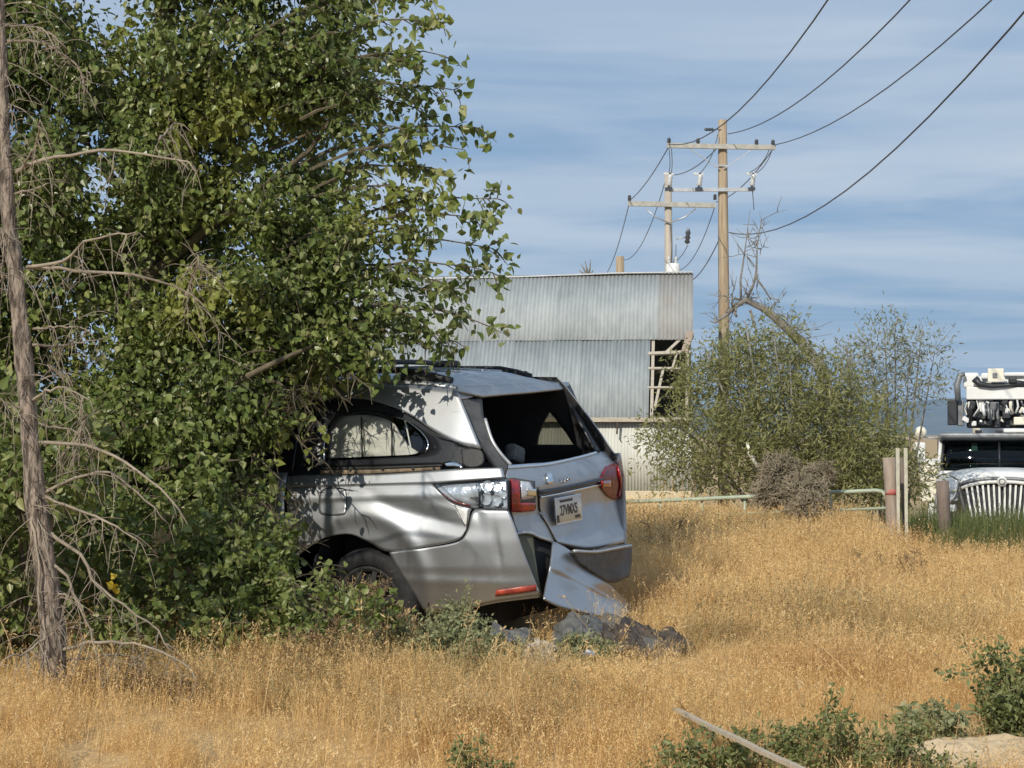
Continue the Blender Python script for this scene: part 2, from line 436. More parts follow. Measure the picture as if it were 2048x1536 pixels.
M['leaf_b'] = foliage_mat('sucker_leaf', [(0.085, 0.120, 0.026), (0.155, 0.200, 0.048), (0.24, 0.275, 0.085), (0.118, 0.162, 0.038), (0.36, 0.36, 0.15)], 0.35, 0.40)
M['yellow_leaf'] = foliage_mat('yellowed_leaf', [(0.5, 0.36, 0.03), (0.55, 0.42, 0.05)], 0.3)
M['willow'] = foliage_mat('willow_leaf', [(0.16, 0.17, 0.052), (0.24, 0.245, 0.085), (0.32, 0.31, 0.13), (0.20, 0.21, 0.068)], 0.35, 0.5)
M['olive'] = foliage_mat('grey_green_leaf', [(0.18, 0.195, 0.11), (0.25, 0.26, 0.16), (0.32, 0.32, 0.22)], 0.35, 0.5)
M['weed'] = foliage_mat('weed_leaf', [(0.115, 0.14, 0.045), (0.18, 0.205, 0.07), (0.25, 0.265, 0.10)], 0.3, 0.55)
M['weed_blue'] = foliage_mat('grey_weed_leaf', [(0.19, 0.215, 0.095), (0.27, 0.285, 0.14), (0.35, 0.345, 0.19)], 0.3, 0.6)
M['weed_stem'] = mat('weed_stem', (0.16, 0.15, 0.07), 0.8, var=0.3)
M['dry'] = foliage_mat('dry_grass', [(0.76, 0.51, 0.205), (0.85, 0.60, 0.275), (0.63, 0.405, 0.15), (0.90, 0.72, 0.40)], 0.35, 0.65,
                       0.55, [(0.50, 0.68, (0.58, 0.335, 0.135), 0.6), (0.36, 0.24, (0.86, 0.64, 0.26), 0.6)])
M['seed'] = foliage_mat('grass_seed_head', [(0.62, 0.43, 0.20), (0.72, 0.54, 0.28), (0.52, 0.34, 0.14)], 0.35, 0.7)
M['brown_weed'] = foliage_mat('dead_brown_weed', [(0.20, 0.12, 0.06), (0.29, 0.18, 0.09), (0.24, 0.16, 0.09)], 0.15, 0.8)
M['field_weed'] = foliage_mat('field_weed', [(0.36, 0.235, 0.105), (0.44, 0.31, 0.15), (0.34, 0.275, 0.12), (0.30, 0.26, 0.13)], 0.2, 0.8)
M['green_grass'] = foliage_mat('green_grass', [(0.085, 0.12, 0.030), (0.13, 0.165, 0.045), (0.22, 0.21, 0.08)], 0.35, 0.5)
M['tumble'] = mat('tumbleweed_twig', (0.19, 0.155, 0.10), 0.95, col2=(0.31, 0.26, 0.18), scale=4)
M['soil'] = mat('dry_soil', (0.36, 0.245, 0.12), 0.95, col2=(0.50, 0.36, 0.18), scale=2.2, bump=0.5, bscale=22, detail=9)
M['dirt'] = mat('bare_dirt', (0.44, 0.335, 0.205), 0.95, col2=(0.56, 0.45, 0.30), scale=5, bump=0.6, bscale=30, detail=9)
M['hill'] = mat('sagebrush_hill', (0.10, 0.105, 0.075), 0.95, col2=(0.16, 0.15, 0.10), scale=0.004)
M['white_paint'] = mat('white_truck_paint', (0.74, 0.75, 0.74), 0.45, col2=(0.66, 0.66, 0.63), scale=3, coat=0.1)
M['cream_paint'] = mat('cream_paint', (0.74, 0.70, 0.58), 0.4, var=0.06)
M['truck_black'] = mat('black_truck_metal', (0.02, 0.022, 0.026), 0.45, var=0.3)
M['truck_steel'] = mat('grey_truck_metal', (0.19, 0.20, 0.21), 0.5, metal=0.4, var=0.3)
M['gate'] = mat('pale_green_gate_tube', (0.36, 0.41, 0.30), 0.5, var=0.15)
M['post'] = mat('old_fence_post', (0.27, 0.21, 0.165), 0.9, col2=(0.38, 0.31, 0.25), scale=6, stretch=(3, 3, 0.4), bump=0.5)
M['post_dark'] = mat('dark_fence_post', (0.15, 0.115, 0.09), 0.9, col2=(0.22, 0.17, 0.14), scale=6, stretch=(3, 3, 0.4), bump=0.5)
M['post_red'] = mat('faded_red_band', (0.42, 0.12, 0.10), 0.7, var=0.2)
M['tpost'] = mat('steel_fence_post', (0.52, 0.50, 0.40), 0.6, metal=0.2, var=0.2)
M['plank'] = mat('grey_lumber', (0.40, 0.33, 0.24), 0.85, col2=(0.52, 0.45, 0.34), scale=9, stretch=(1, 6, 1), bump=0.3)
M['debris'] = mat('torn_grey_plastic', (0.075, 0.075, 0.07), 0.5, col2=(0.14, 0.135, 0.125), scale=6, bump=0.3)
M['debris_dark'] = mat('burnt_dark_foam', (0.035, 0.028, 0.022), 0.9, col2=(0.11, 0.085, 0.065), scale=8, bump=0.5)
M['rag'] = mat('dusty_pale_insulation', (0.52, 0.46, 0.38), 0.95, col2=(0.36, 0.29, 0.21), scale=9, bump=0.6)
# ------------------------------------------------------------------ the setting
def build_ground():
    # graded sheet: fine near the camera, reaching the horizon
    ys = np.concatenate([np.arange(-30, 3, 3.0), np.arange(3, 30, 0.3), np.arange(30, 80, 2.0), np.geomspace(80, 17500, 30)])
    xs = np.concatenate([-np.geomspace(25000, 40, 24), np.arange(-38, -9, 2.0), np.arange(-9, 14, 0.35), np.arange(14, 40, 2.0), np.geomspace(40, 25000, 24)])
    X, Y = np.meshgrid(xs, ys)
    Z = ground_z(X, Y)
    V = np.stack([X, Y, Z], -1).reshape(-1, 3)
    nu, nv = len(xs), len(ys)
    i = np.arange(nu - 1)[None] + np.arange(nv - 1)[:, None] * nu
    F = np.stack([i, i + 1, i + nu + 1, i + nu], -1).reshape(-1, 4)
    o = np_obj('ground', V, F, M['soil'], smooth=True)
    tag(o, 'dry sandy field under the golden grass', kind='structure')
build_ground()

def build_hills():
    n = 260
    az = np.linspace(math.radians(-48), math.radians(48), n)
    r = np.random.default_rng(4)
    prof = np.zeros(n)
    for k in range(1, 7):
        prof += np.sin(az * (5.0 * k * 1.7) + r.uniform(0, 6)) * (0.8 / k)
    rows = []
    D0 = 14000.0
    top = 215 + 38 * prof
    for (dd, hf) in ((-3500, 0.0), (-1800, 0.30), (-900, 0.62), (0, 1.0), (2500, 0.55)):
        d = D0 + dd
        wob = 1 + 0.18 * np.sin(az * 90 + dd) * (1 if 0 < hf < 1 else 0)
        rows.append(np.stack([np.sin(az) * d, np.cos(az) * d, top * hf * wob - (10 if hf == 0 else 0)], -1))
    b = MB(); b.grid(np.array(rows))
    o = b.build('mountains', M['hill'])
    tag(o, 'blue hazy mountain ridge on the horizon', kind='structure')
build_hills()

# ------------------------------------------------------------------ barn
def corr_mesh(name, w, h, pitch, depth, mat):
    n = max(2, int(round(w / pitch))) * 4
    x = np.linspace(0, w, n + 1)
    y = -depth * 0.5 * np.sin(x / pitch * 2 * math.pi)
    P = np.stack([np.stack([x, y, np.zeros_like(x)], -1), np.stack([x, y - 0.004, np.full_like(x, h)], -1)])
    b = MB(); b.grid(P, True)
    return b.build(name, mat, mesh_only=True)

BARN_W = 11.0
def build_barn():
    ang = -math.atan(0.10)
    barn = empty('metal_barn', (4.03, 45.0, -0.62), ang)
    tag(barn, 'old grey barn sided and roofed in corrugated metal with a broken roof corner', 'barn')
    EZ = 2.30; RUN = 3.0; RISE = 3.52
    slope = math.hypot(RUN, RISE); tilt = math.atan2(RUN, RISE)    # sheet leans back by tilt from vertical
    h_low, h_up = slope * 0.535, slope * 0.475
    r = random.Random(3)
    W = 0.80
    me_low = corr_mesh('roof_sheet', W + 0.05, h_low + 0.03, 0.095, 0.026, M['galv'])
    me_up = corr_mesh('roof_sheet', W + 0.05, h_up, 0.095, 0.026, M['galv'])
    me_up2 = corr_mesh('roof_sheet', W + 0.05, h_up, 0.095, 0.026, M['galv_rust'])
    me_wall = corr_mesh('wall_sheet', W + 0.05, 1.62, 0.072, 0.022, M['wall_sheet'])
    def put(me, name, x, z0, y0, lean, dz=0.0):
        o = bpy.data.objects.new(name, me); link(o, barn)
        o.location = (x, y0, z0 + dz)
        o.rotation_euler = (-lean, r.uniform(-0.004, 0.004), 0)
        m = o.modifiers.new('solid', 'SOLIDIFY'); m.thickness = 0.004
        return o
    n = int(BARN_W / W)
    nx, nz = -math.cos(tilt), math.sin(tilt)      # outward normal of the slope in (y,z)
    for k in range(n):
        x = -(k + 1) * W + 0.02
        sag = -0.010 * max(0, k - 3) - (0.02 if k > 3 else 0)
        lift = 0.012 * (k % 2) + r.uniform(0, 0.006)
        if k > 0:     # the last sheet of the lower course is gone at the right corner
            put(me_low, 'roof_sheet', x - 0.20, EZ - 0.03 + nz * lift, nx * lift, tilt, 0)
        t = 0.528 * slope
        put(me_up2 if k < 1 else me_up, 'roof_sheet', x, EZ + t * math.cos(tilt) + nz * (lift * 0.6 + 0.012) + sag * 0.3, t * math.sin(tilt) + nx * (lift * 0.6 + 0.012), tilt)
    # a torn narrow sheet left beside the hole
    me_n = corr_mesh('roof_sheet', 0.09, h_low, 0.045, 0.02, M['galv'])
    put(me_n, 'roof_sheet', -1.075, EZ - 0.02, -0.02, tilt)
    for k in range(n):
        put(me_wall, 'wall_sheet', -(k + 1) * W + 0.02, 0.64, 0.03 - 0.008 * (k % 2), 0.0)
    # timber under the missing sheet
    def sl(x, t, off=0.0):   # point on the roof slope, t metres up it, off metres outward
        return Vector((x, t * math.sin(tilt) + nx * off, EZ + t * math.cos(tilt) + nz * off))
    up = Vector((0, nx, nz))
    for x in (-0.86, -0.06):
        b = MB(); b.bar(sl(x, 0, -0.08), sl(x, slope, -0.08), 0.07, 0.10, up); b.build('rafter', M['old_board'], barn)
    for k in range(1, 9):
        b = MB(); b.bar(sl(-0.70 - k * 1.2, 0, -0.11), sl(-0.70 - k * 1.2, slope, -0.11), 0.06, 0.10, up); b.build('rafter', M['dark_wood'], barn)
    for t, th in ((0.95, 0.05), (1.55, 0.055), (2.02, 0.085)):
        b = MB(); b.bar(sl(-0.97, t, -0.02), sl(0.02, t + 0.05 * (t > 1.8), -0.02), th, 0.05, up); b.build('purlin', M['old_board'], barn)
    for (xa, ta, xb, tb, w) in ((-0.55, 2.10, -0.20, 2.52, 0.07), (-0.80, 0.30, -0.62, 1.50, 0.06), (-0.42, 1.50, -0.30, 2.06, 0.05)):
        b = MB(); b.bar(sl(xa, ta, -0.06), sl(xb, tb, -0.03), w, 0.03, up); b.build('broken_board', M['old_board'], barn)
    b = MB(); b.bar(sl(-0.12, 2.05, 0.02), sl(0.02, 2.62, 0.10), 0.16, 0.03, up); b.build('loose_board', M['post'], barn)
    # eave: fascia board, small overhang that shades the wall head
    b = MB(); b.box((-BARN_W / 2, -0.17, EZ - 0.03), (BARN_W + 0.1, 0.03, 0.10)); b.build('fascia_board', M['old_board'], barn)
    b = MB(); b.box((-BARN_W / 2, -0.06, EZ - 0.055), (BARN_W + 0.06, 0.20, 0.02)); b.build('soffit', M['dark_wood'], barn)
    # ridge
    pts = [(-BARN_W, RUN, EZ + RISE - 0.10), (-4.2, RUN, EZ + RISE - 0.03), (-2.7, RUN, EZ + RISE + 0.01), (-1.8, RUN, EZ + RISE + 0.04), (0.06, RUN, EZ + RISE + 0.05)]
    b = MB()
    for a, c in zip(pts[:-1], pts[1:]):
        b.bar(a, c, 0.20, 0.03)
    b.build('ridge_cap', M['steel'], barn)
    # foundation, gable and back
    b = MB(); b.box((-BARN_W / 2, 0.05, 0.10), (BARN_W + 0.08, 0.30, 1.10)); b.build('foundation', M['concrete'], barn, bevel=0.02)
    for x in (-BARN_W, -0.02):
        b = MB()
        P = [(x, 0.2, 0.6), (x, 2 * RUN, 0.6), (x, 2 * RUN, EZ - 0.06), (x, RUN, EZ + RISE - 0.12), (x, 0.2, EZ + 0.05)]
        Q = [(p[0] - 0.04 if x < -1 else p[0] - 0.04, p[1], p[2]) for p in P]
        b.add(P + Q, [(0, 1, 2, 3, 4), (9, 8, 7, 6, 5)] + [(i, (i + 1) % 5, (i + 1) % 5 + 5, i + 5) for i in range(5)])
        b.build('gable_wall', M['dark_wood'], barn)
    b = MB(); b.box((-BARN_W / 2, 2 * RUN, EZ / 2 + 0.3), (BARN_W, 0.06, EZ - 0.6)); b.build('back_wall', M['galv'], barn)
    b = MB(); b.add([(-BARN_W, RUN + 0.12, EZ + RISE - 0.16), (0, RUN + 0.12, EZ + RISE - 0.16), (0, 2 * RUN + 0.15, EZ - 0.1), (-BARN_W, 2 * RUN + 0.15, EZ - 0.1)], [(0, 1, 2, 3)])
    b.build('back_roof', M['galv'], barn, solid=0.02)
    # iron drip hook under the eave seen at px 1227
    b = MB(); b.bar((-1.62, -0.16, EZ - 0.10), (-1.64, -0.16, EZ - 0.36), 0.05, 0.04); b.build('hanging_strap', M['dark_wood'], barn)
build_barn()

# posts that rise above the ridge line behind it
def stub_post():
    b = MB(); p = A(1240, 575, 54); q = A(1240, 513, 54)
    b.tube([p - Vector((0, 0, 5.6)), p, q], [0.13, 0.12, 0.115], 10)
    o = b.build('wooden_post', M['pole'])
    tag(o, 'short brown pole top poking over the barn ridge', 'post')
stub_post()
def bare_twigs():
    b = MB(); base = A(1176, 575, 53)
    b.tube([base - Vector((0, 0, 5)), base, A(1176, 553, 53)], [0.07, 0.05, 0.045], 6)
    for tx, ty in ((1162, 528), (1170, 522), (1181, 520), (1186, 540), (1158, 540)):
        b.tube([A(1176, 558, 53), A((1176 + tx) / 2 + 1, (556 + ty) / 2, 53), A(tx, ty, 53)], [0.035, 0.025, 0.01], 5)
    o = b.build('bare_treetop', M['willow_bark'])
    tag(o, 'tiny bare branching treetop behind the barn ridge', 'tree')
bare_twigs()

# ------------------------------------------------------------------ utility poles
def spool(b, p, axis, r=0.055, h=0.20, n=10):
    prof = [(0.015, 0), (r, 0.02 * h / 0.2), (r * 0.6, 0.3 * h), (r, 0.4 * h), (r * 0.6, 0.6 * h), (r * 0.95, 0.7 * h), (r * 0.4, h)]
    b.lathe(prof, p, axis, n)
def near_pole():
    D = 50.0
    base = A(1447, 870, D); base.z = float(ground_z(base.x, D))
    root = empty('utility_pole', base)
    tag(root, 'tall brown wooden utility pole with two crossarms beside the barn', 'utility pole', 'utility poles')
    def P(px, py, dy=0.0):
        return A(px, py, D + dy) - base
    b = MB(); b.tube([(0, 0, -0.5), P(1448, 600), P(1446, 380), P(1445, 240)], [0.155, 0.135, 0.12, 0.108], 14); b.build('pole', M['pole'], root)
    b = MB(); b.tube([P(1437, 300), P(1437, 480), P(1438, 700), P(1438, 860)], 0.012, 5); b.build('ground_wire', M['wire'], root)
    b = MB(); b.bar(P(1334, 291, -0.16), P(1551, 295, -0.16), 0.10, 0.12); b.build('crossarm', M['arm'], root)
    for x0 in (1378, 1508):
        b = MB(); b.bar(P(x0, 296, -0.17), P(1443 + (4 if x0 > 1443 else -4), 338, -0.14), 0.035, 0.02); b.build('arm_brace', M['steel'], root)
    b = MB(); b.bar(P(1338, 380, -0.16), P(1507, 379, -0.16), 0.075, 0.09); b.build('lower_arm', M['steel'], root)
    b = MB(); b.bar(P(1434, 331, -0.13), P(1457, 332, -0.13), 0.04, 0.04); b.build('pole_band', M['steel'], root)
    for x0, y0 in ((1338, 288), (1396, 289), (1513, 291), (1546, 292)):
        b = MB(); spool(b, P(x0, y0, -0.16), (0, 0, 1), 0.06, 0.16); b.build('insulator', M['insulator'], root)
    b = MB(); b.bar(P(1442, 259, -0.1), P(1424, 259, -0.1), 0.02); spool(b, P(1427, 259, -0.1), (-1, 0, 0), 0.05, 0.24); b.build('insulator', M['insulator'], root)
    for x0 in (1337, 1397, 1503):
        f = MB(); f.bar(P(x0 + 3, 346, -0.2), P(x0, 378, -0.2), 0.05); o = f.build('fuse_cutout', M['insulator'], root)
        g = MB(); spool(g, P(x0 + 1, 372, -0.24), (0.15, 0, 1), 0.075, 0.30); g.build('cutout_insulator', M['insulator_pale'], o)
        g = MB(); g.bar(P(x0 - 10, 347, -0.2), P(x0 + 10, 349, -0.2), 0.05, 0.06); g.build('cutout_bracket', M['insulator_pale'], o)
        g = MB(); g.bar(P(x0 - 7, 379, -0.24), P(x0 + 7, 377, -0.24), 0.11, 0.09); g.build('cutout_clamp', M['insulator'], o)
    for a, c, k in (((1338, 296), (1338, 346), 3), ((1343, 298), (1343, 346), 2), ((1436, 268), (1399, 348), 6), ((1545, 298), (1508, 350), 5), ((1540, 296), (1500, 345), 5), ((1505, 380), (1508, 420), 0)):
        q0, q1 = P(*a, -0.18), P(*c, -0.2)
        pts = [q0.lerp(q1, t) + Vector((0.03 * math.sin(t * math.pi) * k * 0.3, 0, -0.05 * k * 0.3 * math.sin(t * math.pi))) for t in np.linspace(0, 1, 7)]
        b = MB(); b.tube(pts, 0.011, 5); b.build('jumper_wire', M['wire'], root)
near_pole()
def far_pole():
    D = 65.0
    base = A(1337, 870, D); base.z = -0.8
    root = empty('utility_pole', base)
    tag(root, 'greyer utility pole with a white transformer standing behind the barn', 'utility pole', 'utility poles')
    def P(px, py, dy=0.0): return A(px, py, D + dy) - base
    b = MB(); b.tube([(0, 0, -0.5), P(1338, 600), P(1336, 345)], [0.15, 0.14, 0.115], 12); b.build('pole', M['pole_grey'], root)
    b = MB(); b.bar(P(1256, 407, -0.16), P(1432, 411, -0.16), 0.14, 0.16); b.build('crossarm', M['arm'], root)
    for x0 in (1292, 1392):
        b = MB(); b.tube([P(x0, 417, -0.2), P((x0 + 1338) / 2 + (5 if x0 > 1338 else -5), 434, -0.2), P(1338, 446, -0.18)], 0.022, 5); b.build('arm_brace', M['steel'], root)
    for x0, y0 in ((1259, 402), (1430, 400)):
        b = MB(); spool(b, P(x0, y0, -0.16), (0, 0, 1), 0.07, 0.2); b.build('insulator', M['insulator'], root)
    b = MB(); b.tube([P(1352, 478, -0.2), P(1374, 474, -0.2)], 0.022, 5); b.build('bracket', M['steel'], root)
    b = MB(); spool(b, P(1374, 488, -0.2), (0.1, 0, 1), 0.10, 0.5); b.build('fuse_cutout', M['insulator'], root)
    b = MB()
    b.lathe([(0.0, 0.0), (0.22, 0.0), (0.24, 0.05), (0.24, 0.62), (0.20, 0.70), (0.0, 0.72)], P(1346, 570, -0.34), (0, 0, 1), 18)
    tr = b.build('transformer', M['white_paint'], root)
    for dx in (-8, 6):
        g = MB(); spool(g, P(1346 + dx, 528, -0.34), (0, 0, 1), 0.06, 0.24); g.build('bushing', M['insulator_pale'], tr)
    for a, c in (((1340, 448), (1342, 530)), ((1352, 490), (1346, 528)), ((1376, 490), (1350, 526))):
        b = MB(); b.tube([P(*a, -0.2), P((a[0] + c[0]) / 2 + 3, (a[1] + c[1]) / 2, -0.25), P(*c, -0.3)], 0.014, 5); b.build('jumper_wire', M['wire'], root)
far_pole()

def wires():
    n = 26
    def span(name, p0, p1, sag, rad, label, group):
        p0, p1 = Vector(p0), Vector(p1)
        pts = []
        for t in np.linspace(0, 1, n):
            q = p0.lerp(p1, t); q.z -= 4 * sag * t * (1 - t); pts.append(q)
        b = MB(); b.tube(pts, rad, 5)
        tag(b.build(name, M['wire']), label, 'cable', group)
    G1 = 'power lines from the pole towards the top right'
    G2 = 'power lines between the two poles'
    for (px, py, dx, z1, sag, lab) in (
            (1337, 288, 0.10, 10.3, 2.62, 'leftmost of the four overhead cables running to the top right corner'),
            (1456, 268, 0.10, 10.1, 2.15, 'second overhead cable from the left, ending at the pole top'),
            (1549, 290, 0.05, 10.3, 2.05, 'third overhead cable from the left, ending at the right crossarm tip'),
            (1458, 465, 0.10, 10.6, 2.78, 'lowest of the overhead cables, tied halfway up the brown pole')):
        p0 = A(px, py, 49.85)
        span('power_line', p0, (p0.x + dx, -4.0, z1), sag, 0.0125, lab, G1)
    prs = (((1336, 296), (1258, 402), 0.15, 'leftmost slack cable between the near crossarm and the far one'),
           ((1546, 298), (1432, 404), 0.25, 'cable from the right tip of the near crossarm to the far pole'),
           ((1440, 290), (1342, 350), 0.2, 'short cable from the brown pole top to the grey pole top'))
    for a, c, s, lab in prs:
        span('power_line', A(*a, 50), A(*c, 65), s, 0.014, lab, G2)
    G3 = 'service cables dropping behind the barn'
    for a, da, c, dc, s, lab in (
            ((1258, 408), 65, (1186, 560), 90, 0.9, 'cable sagging from the far crossarm end down to the barn ridge'),
            ((1334, 350), 65, (1236, 515), 85, 1.0, 'cable curving down from the grey pole to the short brown pole top'),
            ((1430, 412), 65, (1350, 540), 75, 0.6, 'cable from the far crossarm right end to the white transformer'),
            ((1437, 482), 50, (1382, 562), 58, 0.15, 'straight service cable slanting down from the brown pole to the barn corner')):
        span('service_cable', A(*a, da), A(*c, dc), s, 0.014, lab, G3)
wires()

# ------------------------------------------------------------------ the air between here and the hills
def build_haze():
    b = MB(); b.box((0, 7500, 190), (52000, 21000, 520))
    m, nt, p, out = new_mat('haze_air'); N, L = nt.nodes, nt.links; N.remove(p)
    v = N.new('ShaderNodeVolumePrincipled'); v.inputs['Color'].default_value = (0.40, 0.66, 1.0, 1); v.inputs['Density'].default_value = 4.5e-5; v.inputs['Anisotropy'].default_value = 0.0
    L.new(v.outputs[0], out.inputs['Volume'])
    tag(b.build('haze', m), 'thin blue air over the plain', kind='stuff')
build_haze()
# ------------------------------------------------------------------ wrecked minivan
VA = math.radians(26.5)
VF = Vector((-math.cos(VA), math.sin(VA), 0)); VL = Vector((-math.sin(VA), -math.cos(VA), 0)); VU = Vector((0, 0, 1))
VO = Vector((0.526, 12.895, 0.03))
VR = Matrix((VF, VL, VU)).transposed() @ Matrix.Rotation(math.radians(-2.0), 3, 'X') @ Matrix.Rotation(math.radians(1.3), 3, 'Y')
VRn = np.array(VR)
van = bpy.data.objects.new('wrecked_minivan', None)
van.empty_display_size = 0.3
link(van)
van.matrix_world = Matrix.Translation(VO) @ VR.to_4x4()
tag(van, 'silver minivan with its smashed rear end facing right and bumper hanging off', 'minivan')

def lin(t, xs, ys): return np.interp(t, xs, ys)
def ys_side(x, z):
    """half width of the body at (x forward of the tail, z up)"""
    y = lin(z, [0.10, 0.24, 0.34, 0.50, 0.66, 0.80, 0.94, 1.02, 1.08, 1.14, 1.30, 1.45, 1.58, 1.66, 1.74],
               [0.78, 0.895, 0.935, 0.982, 0.998, 0.998, 0.985, 0.968, 0.945, 0.925, 0.870, 0.815, 0.762, 0.715, 0.60])
    # tail taper, front taper
    t = np.clip((0.55 - x) / 0.55, 0, 1); y = y - 0.10 * t ** 2 - 0.10 * np.clip((0.12 - x) / 0.22, 0, 1) ** 2
    t = np.clip((x - 3.7) / 1.5, 0, 1); y = y - 0.26 * t ** 2.4
    # shoulder crease, wheel arch flare, dents
    y = y + 0.010 * np.exp(-((z - (0.965 - 0.02 * x)) / 0.022) ** 2)
    r = np.hypot(x - 1.12, z - 0.40); y = y + 0.018 * np.exp(-((r - 0.44) / 0.06) ** 2)
    def crease(x0, z0, ang, ln, w, amp):
        ca, sa = math.cos(ang), math.sin(ang); u = (x - x0) * ca + (z - z0) * sa; v = -(x - x0) * sa + (z - z0) * ca
        return amp * np.maximum(0, 1 - np.abs(v) / w) * np.exp(-(u / ln) ** 2)
    y = y - crease(0.66, 0.815, 0.22, 0.30, 0.085, 0.026) - crease(0.33, 0.88, 1.25, 0.09, 0.06, 0.022)
    y = y - crease(0.19, 0.60, 1.50, 0.13, 0.030, 0.012) + crease(0.45, 0.405, 0.03, 0.60, 0.05, 0.012)
    y = y - crease(0.95, 0.90, 0.5, 0.12, 0.04, 0.006)
    # front door crumple seen through the leaves
    y = y - 0.05 * np.exp(-((x - 2.1) / 0.25) ** 2 - ((z - 0.9) / 0.2) ** 2)
    return y
def xr_rear(y, z):
    """distance of the rear face forward of the bumper plane"""
    x = lin(z, [0.10, 0.30, 0.45, 0.62, 0.80, 0.97, 1.02, 1.08, 1.14, 1.35, 1.60, 1.72], [0.06, 0.02, 0.03, 0.10, 0.13, 0.11, 0.12, 0.15, 0.20, 0.34, 0.50, 0.62])
    x = x + np.where(y > 0, 0.14, 0.07) * np.minimum(np.abs(y) / 0.92, 1.12) ** 4
    x = x + 0.004 * np.sin(y * 9 + z * 13) + 0.03 * np.exp(-((y + 0.62) / 0.14) ** 2 - ((z - 0.70) / 0.2) ** 2)
    return x
ORIG = VRn.T @ (np.array([0, 0, CAMZ]) - np.array(VO))
def loc_rays(px): return ray(px[..., 0], px[..., 1]) @ VRn       # == R^T r
def on_side(px, off=0.0, sgn=1.0):
    px = np.asarray(px, float); d = loc_rays(px); y = np.full(px.shape[:-1], 0.95 * sgn)
    for _ in range(14):
        t = (y - ORIG[1]) / d[..., 1]; x = ORIG[0] + t * d[..., 0]; z = ORIG[2] + t * d[..., 2]
        y = 0.5 * y + 0.5 * sgn * (ys_side(x, z) + off)
    t = (y - ORIG[1]) / d[..., 1]
    return np.stack([ORIG[0] + t * d[..., 0], y, ORIG[2] + t * d[..., 2]], -1)
def on_rear(px, off=0.0):
    """off > 0 is outwards (behind the van)"""
    px = np.asarray(px, float); d = loc_rays(px); x = np.full(px.shape[:-1], 0.15)
    for k in range(60):
        t = (x - ORIG[0]) / d[..., 0]; y = ORIG[1] + t * d[..., 1]; z = ORIG[2] + t * d[..., 2]
        o = off(y, z) if callable(off) else off
        x = 0.75 * x + 0.25 * (xr_rear(np.clip(y, -1.0, 1.0), z) - o)
    t = (x - ORIG[0]) / d[..., 0]
    return np.stack([x, ORIG[1] + t * d[..., 1], ORIG[2] + t * d[..., 2]], -1)
def resamp(pl, n, smooth=True):
    pl = np.asarray(pl, float)
    if smooth and len(pl) > 2:   # Catmull-Rom refine
        q = np.vstack([2 * pl[0] - pl[1], pl, 2 * pl[-1] - pl[-2]]); out = []
        for i in range(1, len(q) - 2):
            for t in np.linspace(0, 1, 9)[:-1]:
                p0, p1, p2, p3 = q[i - 1], q[i], q[i + 1], q[i + 2]
                out.append(0.5 * ((2 * p1) + (-p0 + p2) * t + (2 * p0 - 5 * p1 + 4 * p2 - p3) * t * t + (-p0 + 3 * p1 - 3 * p2 + p3) * t ** 3))
        out.append(pl[-1]); pl = np.array(out)
    s = np.concatenate([[0], np.cumsum(np.linalg.norm(np.diff(pl, axis=0), axis=1))]); s /= s[-1]
    u = np.linspace(0, 1, n)
    return np.stack([np.interp(u, s, pl[:, k]) for k in range(pl.shape[1])], -1)
def loft(guides, nu, nv, smooth=True):
    G = np.array([resamp(g, nu, smooth) for g in guides])
    t = np.linspace(0, len(G) - 1, nv); i = np.clip(t.astype(int), 0, len(G) - 2); f = (t - i)[:, None, None]
    return G[i] * (1 - f) + G[i + 1] * f
def panel(name, guides, nu, nv, surf, mat, solid=0.008, parent=None, smooth=True, off=0.0, mirror=False):
    P = surf(loft(guides, nu, nv, smooth), off)
    b = MB(); b.grid(P)
    o = b.build(name, mat, parent or van, solid=solid)
    return fix_normals(o, P)
def fix_normals(o, P=None, flip=None):
    bm = bmesh.new(); bm.from_mesh(o.data)
    bmesh.ops.remove_doubles(bm, verts=bm.verts, dist=0.0004)
    # outwards = away from the cabin axis
    c = Vector((2.2, 0, 0.9)); s = 0
    for f in bm.faces: s += f.normal.dot(f.calc_center_median() - c) * f.calc_area()
    if s < 0: bmesh.ops.reverse_faces(bm, faces=bm.faces)
    bm.to_mesh(o.data); bm.free(); return o
def mirrored(o, name=None, mat=None):
    me = o.data.copy(); co = np.empty(len(me.vertices) * 3, np.float32); me.vertices.foreach_get('co', co); co[1::3] *= -1
    me.vertices.foreach_set('co', co); me.flip_normals(); me.update()
    c = bpy.data.objects.new(name or o.name.split('.')[0], me); link(c, o.parent)
    if mat: me.materials.clear(); me.materials.append(mat)
    for m in o.modifiers:
        k = c.modifiers.new(m.name, m.type); k.thickness = m.thickness; k.offset = m.offset
    return c

# --- left side, traced where the photograph shows it
SIDE = on_side; REAR = on_rear
W_TOP = [(560, 803), (640, 796), (690, 796), (740, 800), (813, 826), (867, 862), (921, 891), (962, 897)]
up = panel('upper_quarter_panel', [[(560, 770), (700, 768), (820, 770), (913, 777)], W_TOP], 40, 10, SIDE, M['silver'])
qa = panel('quarter_panel', [[(575, 952), (640, 950), (760, 948), (880, 940), (925, 937), (1004, 935)],
                            [(575, 975), (660, 972), (760, 969), (868, 966), (940, 961), (1010, 955)]], 48, 6, SIDE, M['silver'])
qb = panel('quarter_panel', [[(575, 975), (660, 972), (760, 969), (845, 967), (868, 970), (885, 988), (908, 1008), (944, 1017)],
                            [(575, 1020), (650, 1016), (720, 1012), (790, 1012), (850, 1018), (900, 1024), (940, 1024)],
                            [(575, 1070), (632, 1060), (690, 1050), (750, 1056), (820, 1062), (890, 1050), (938, 1036)],
                            [(575, 1135), (596, 1112), (622, 1092), (650, 1076), (680, 1069), (706, 1070), (741, 1086), (777, 1103), (850, 1094), (914, 1081), (932, 1060)]], 60, 22, SIDE, M['silver'])
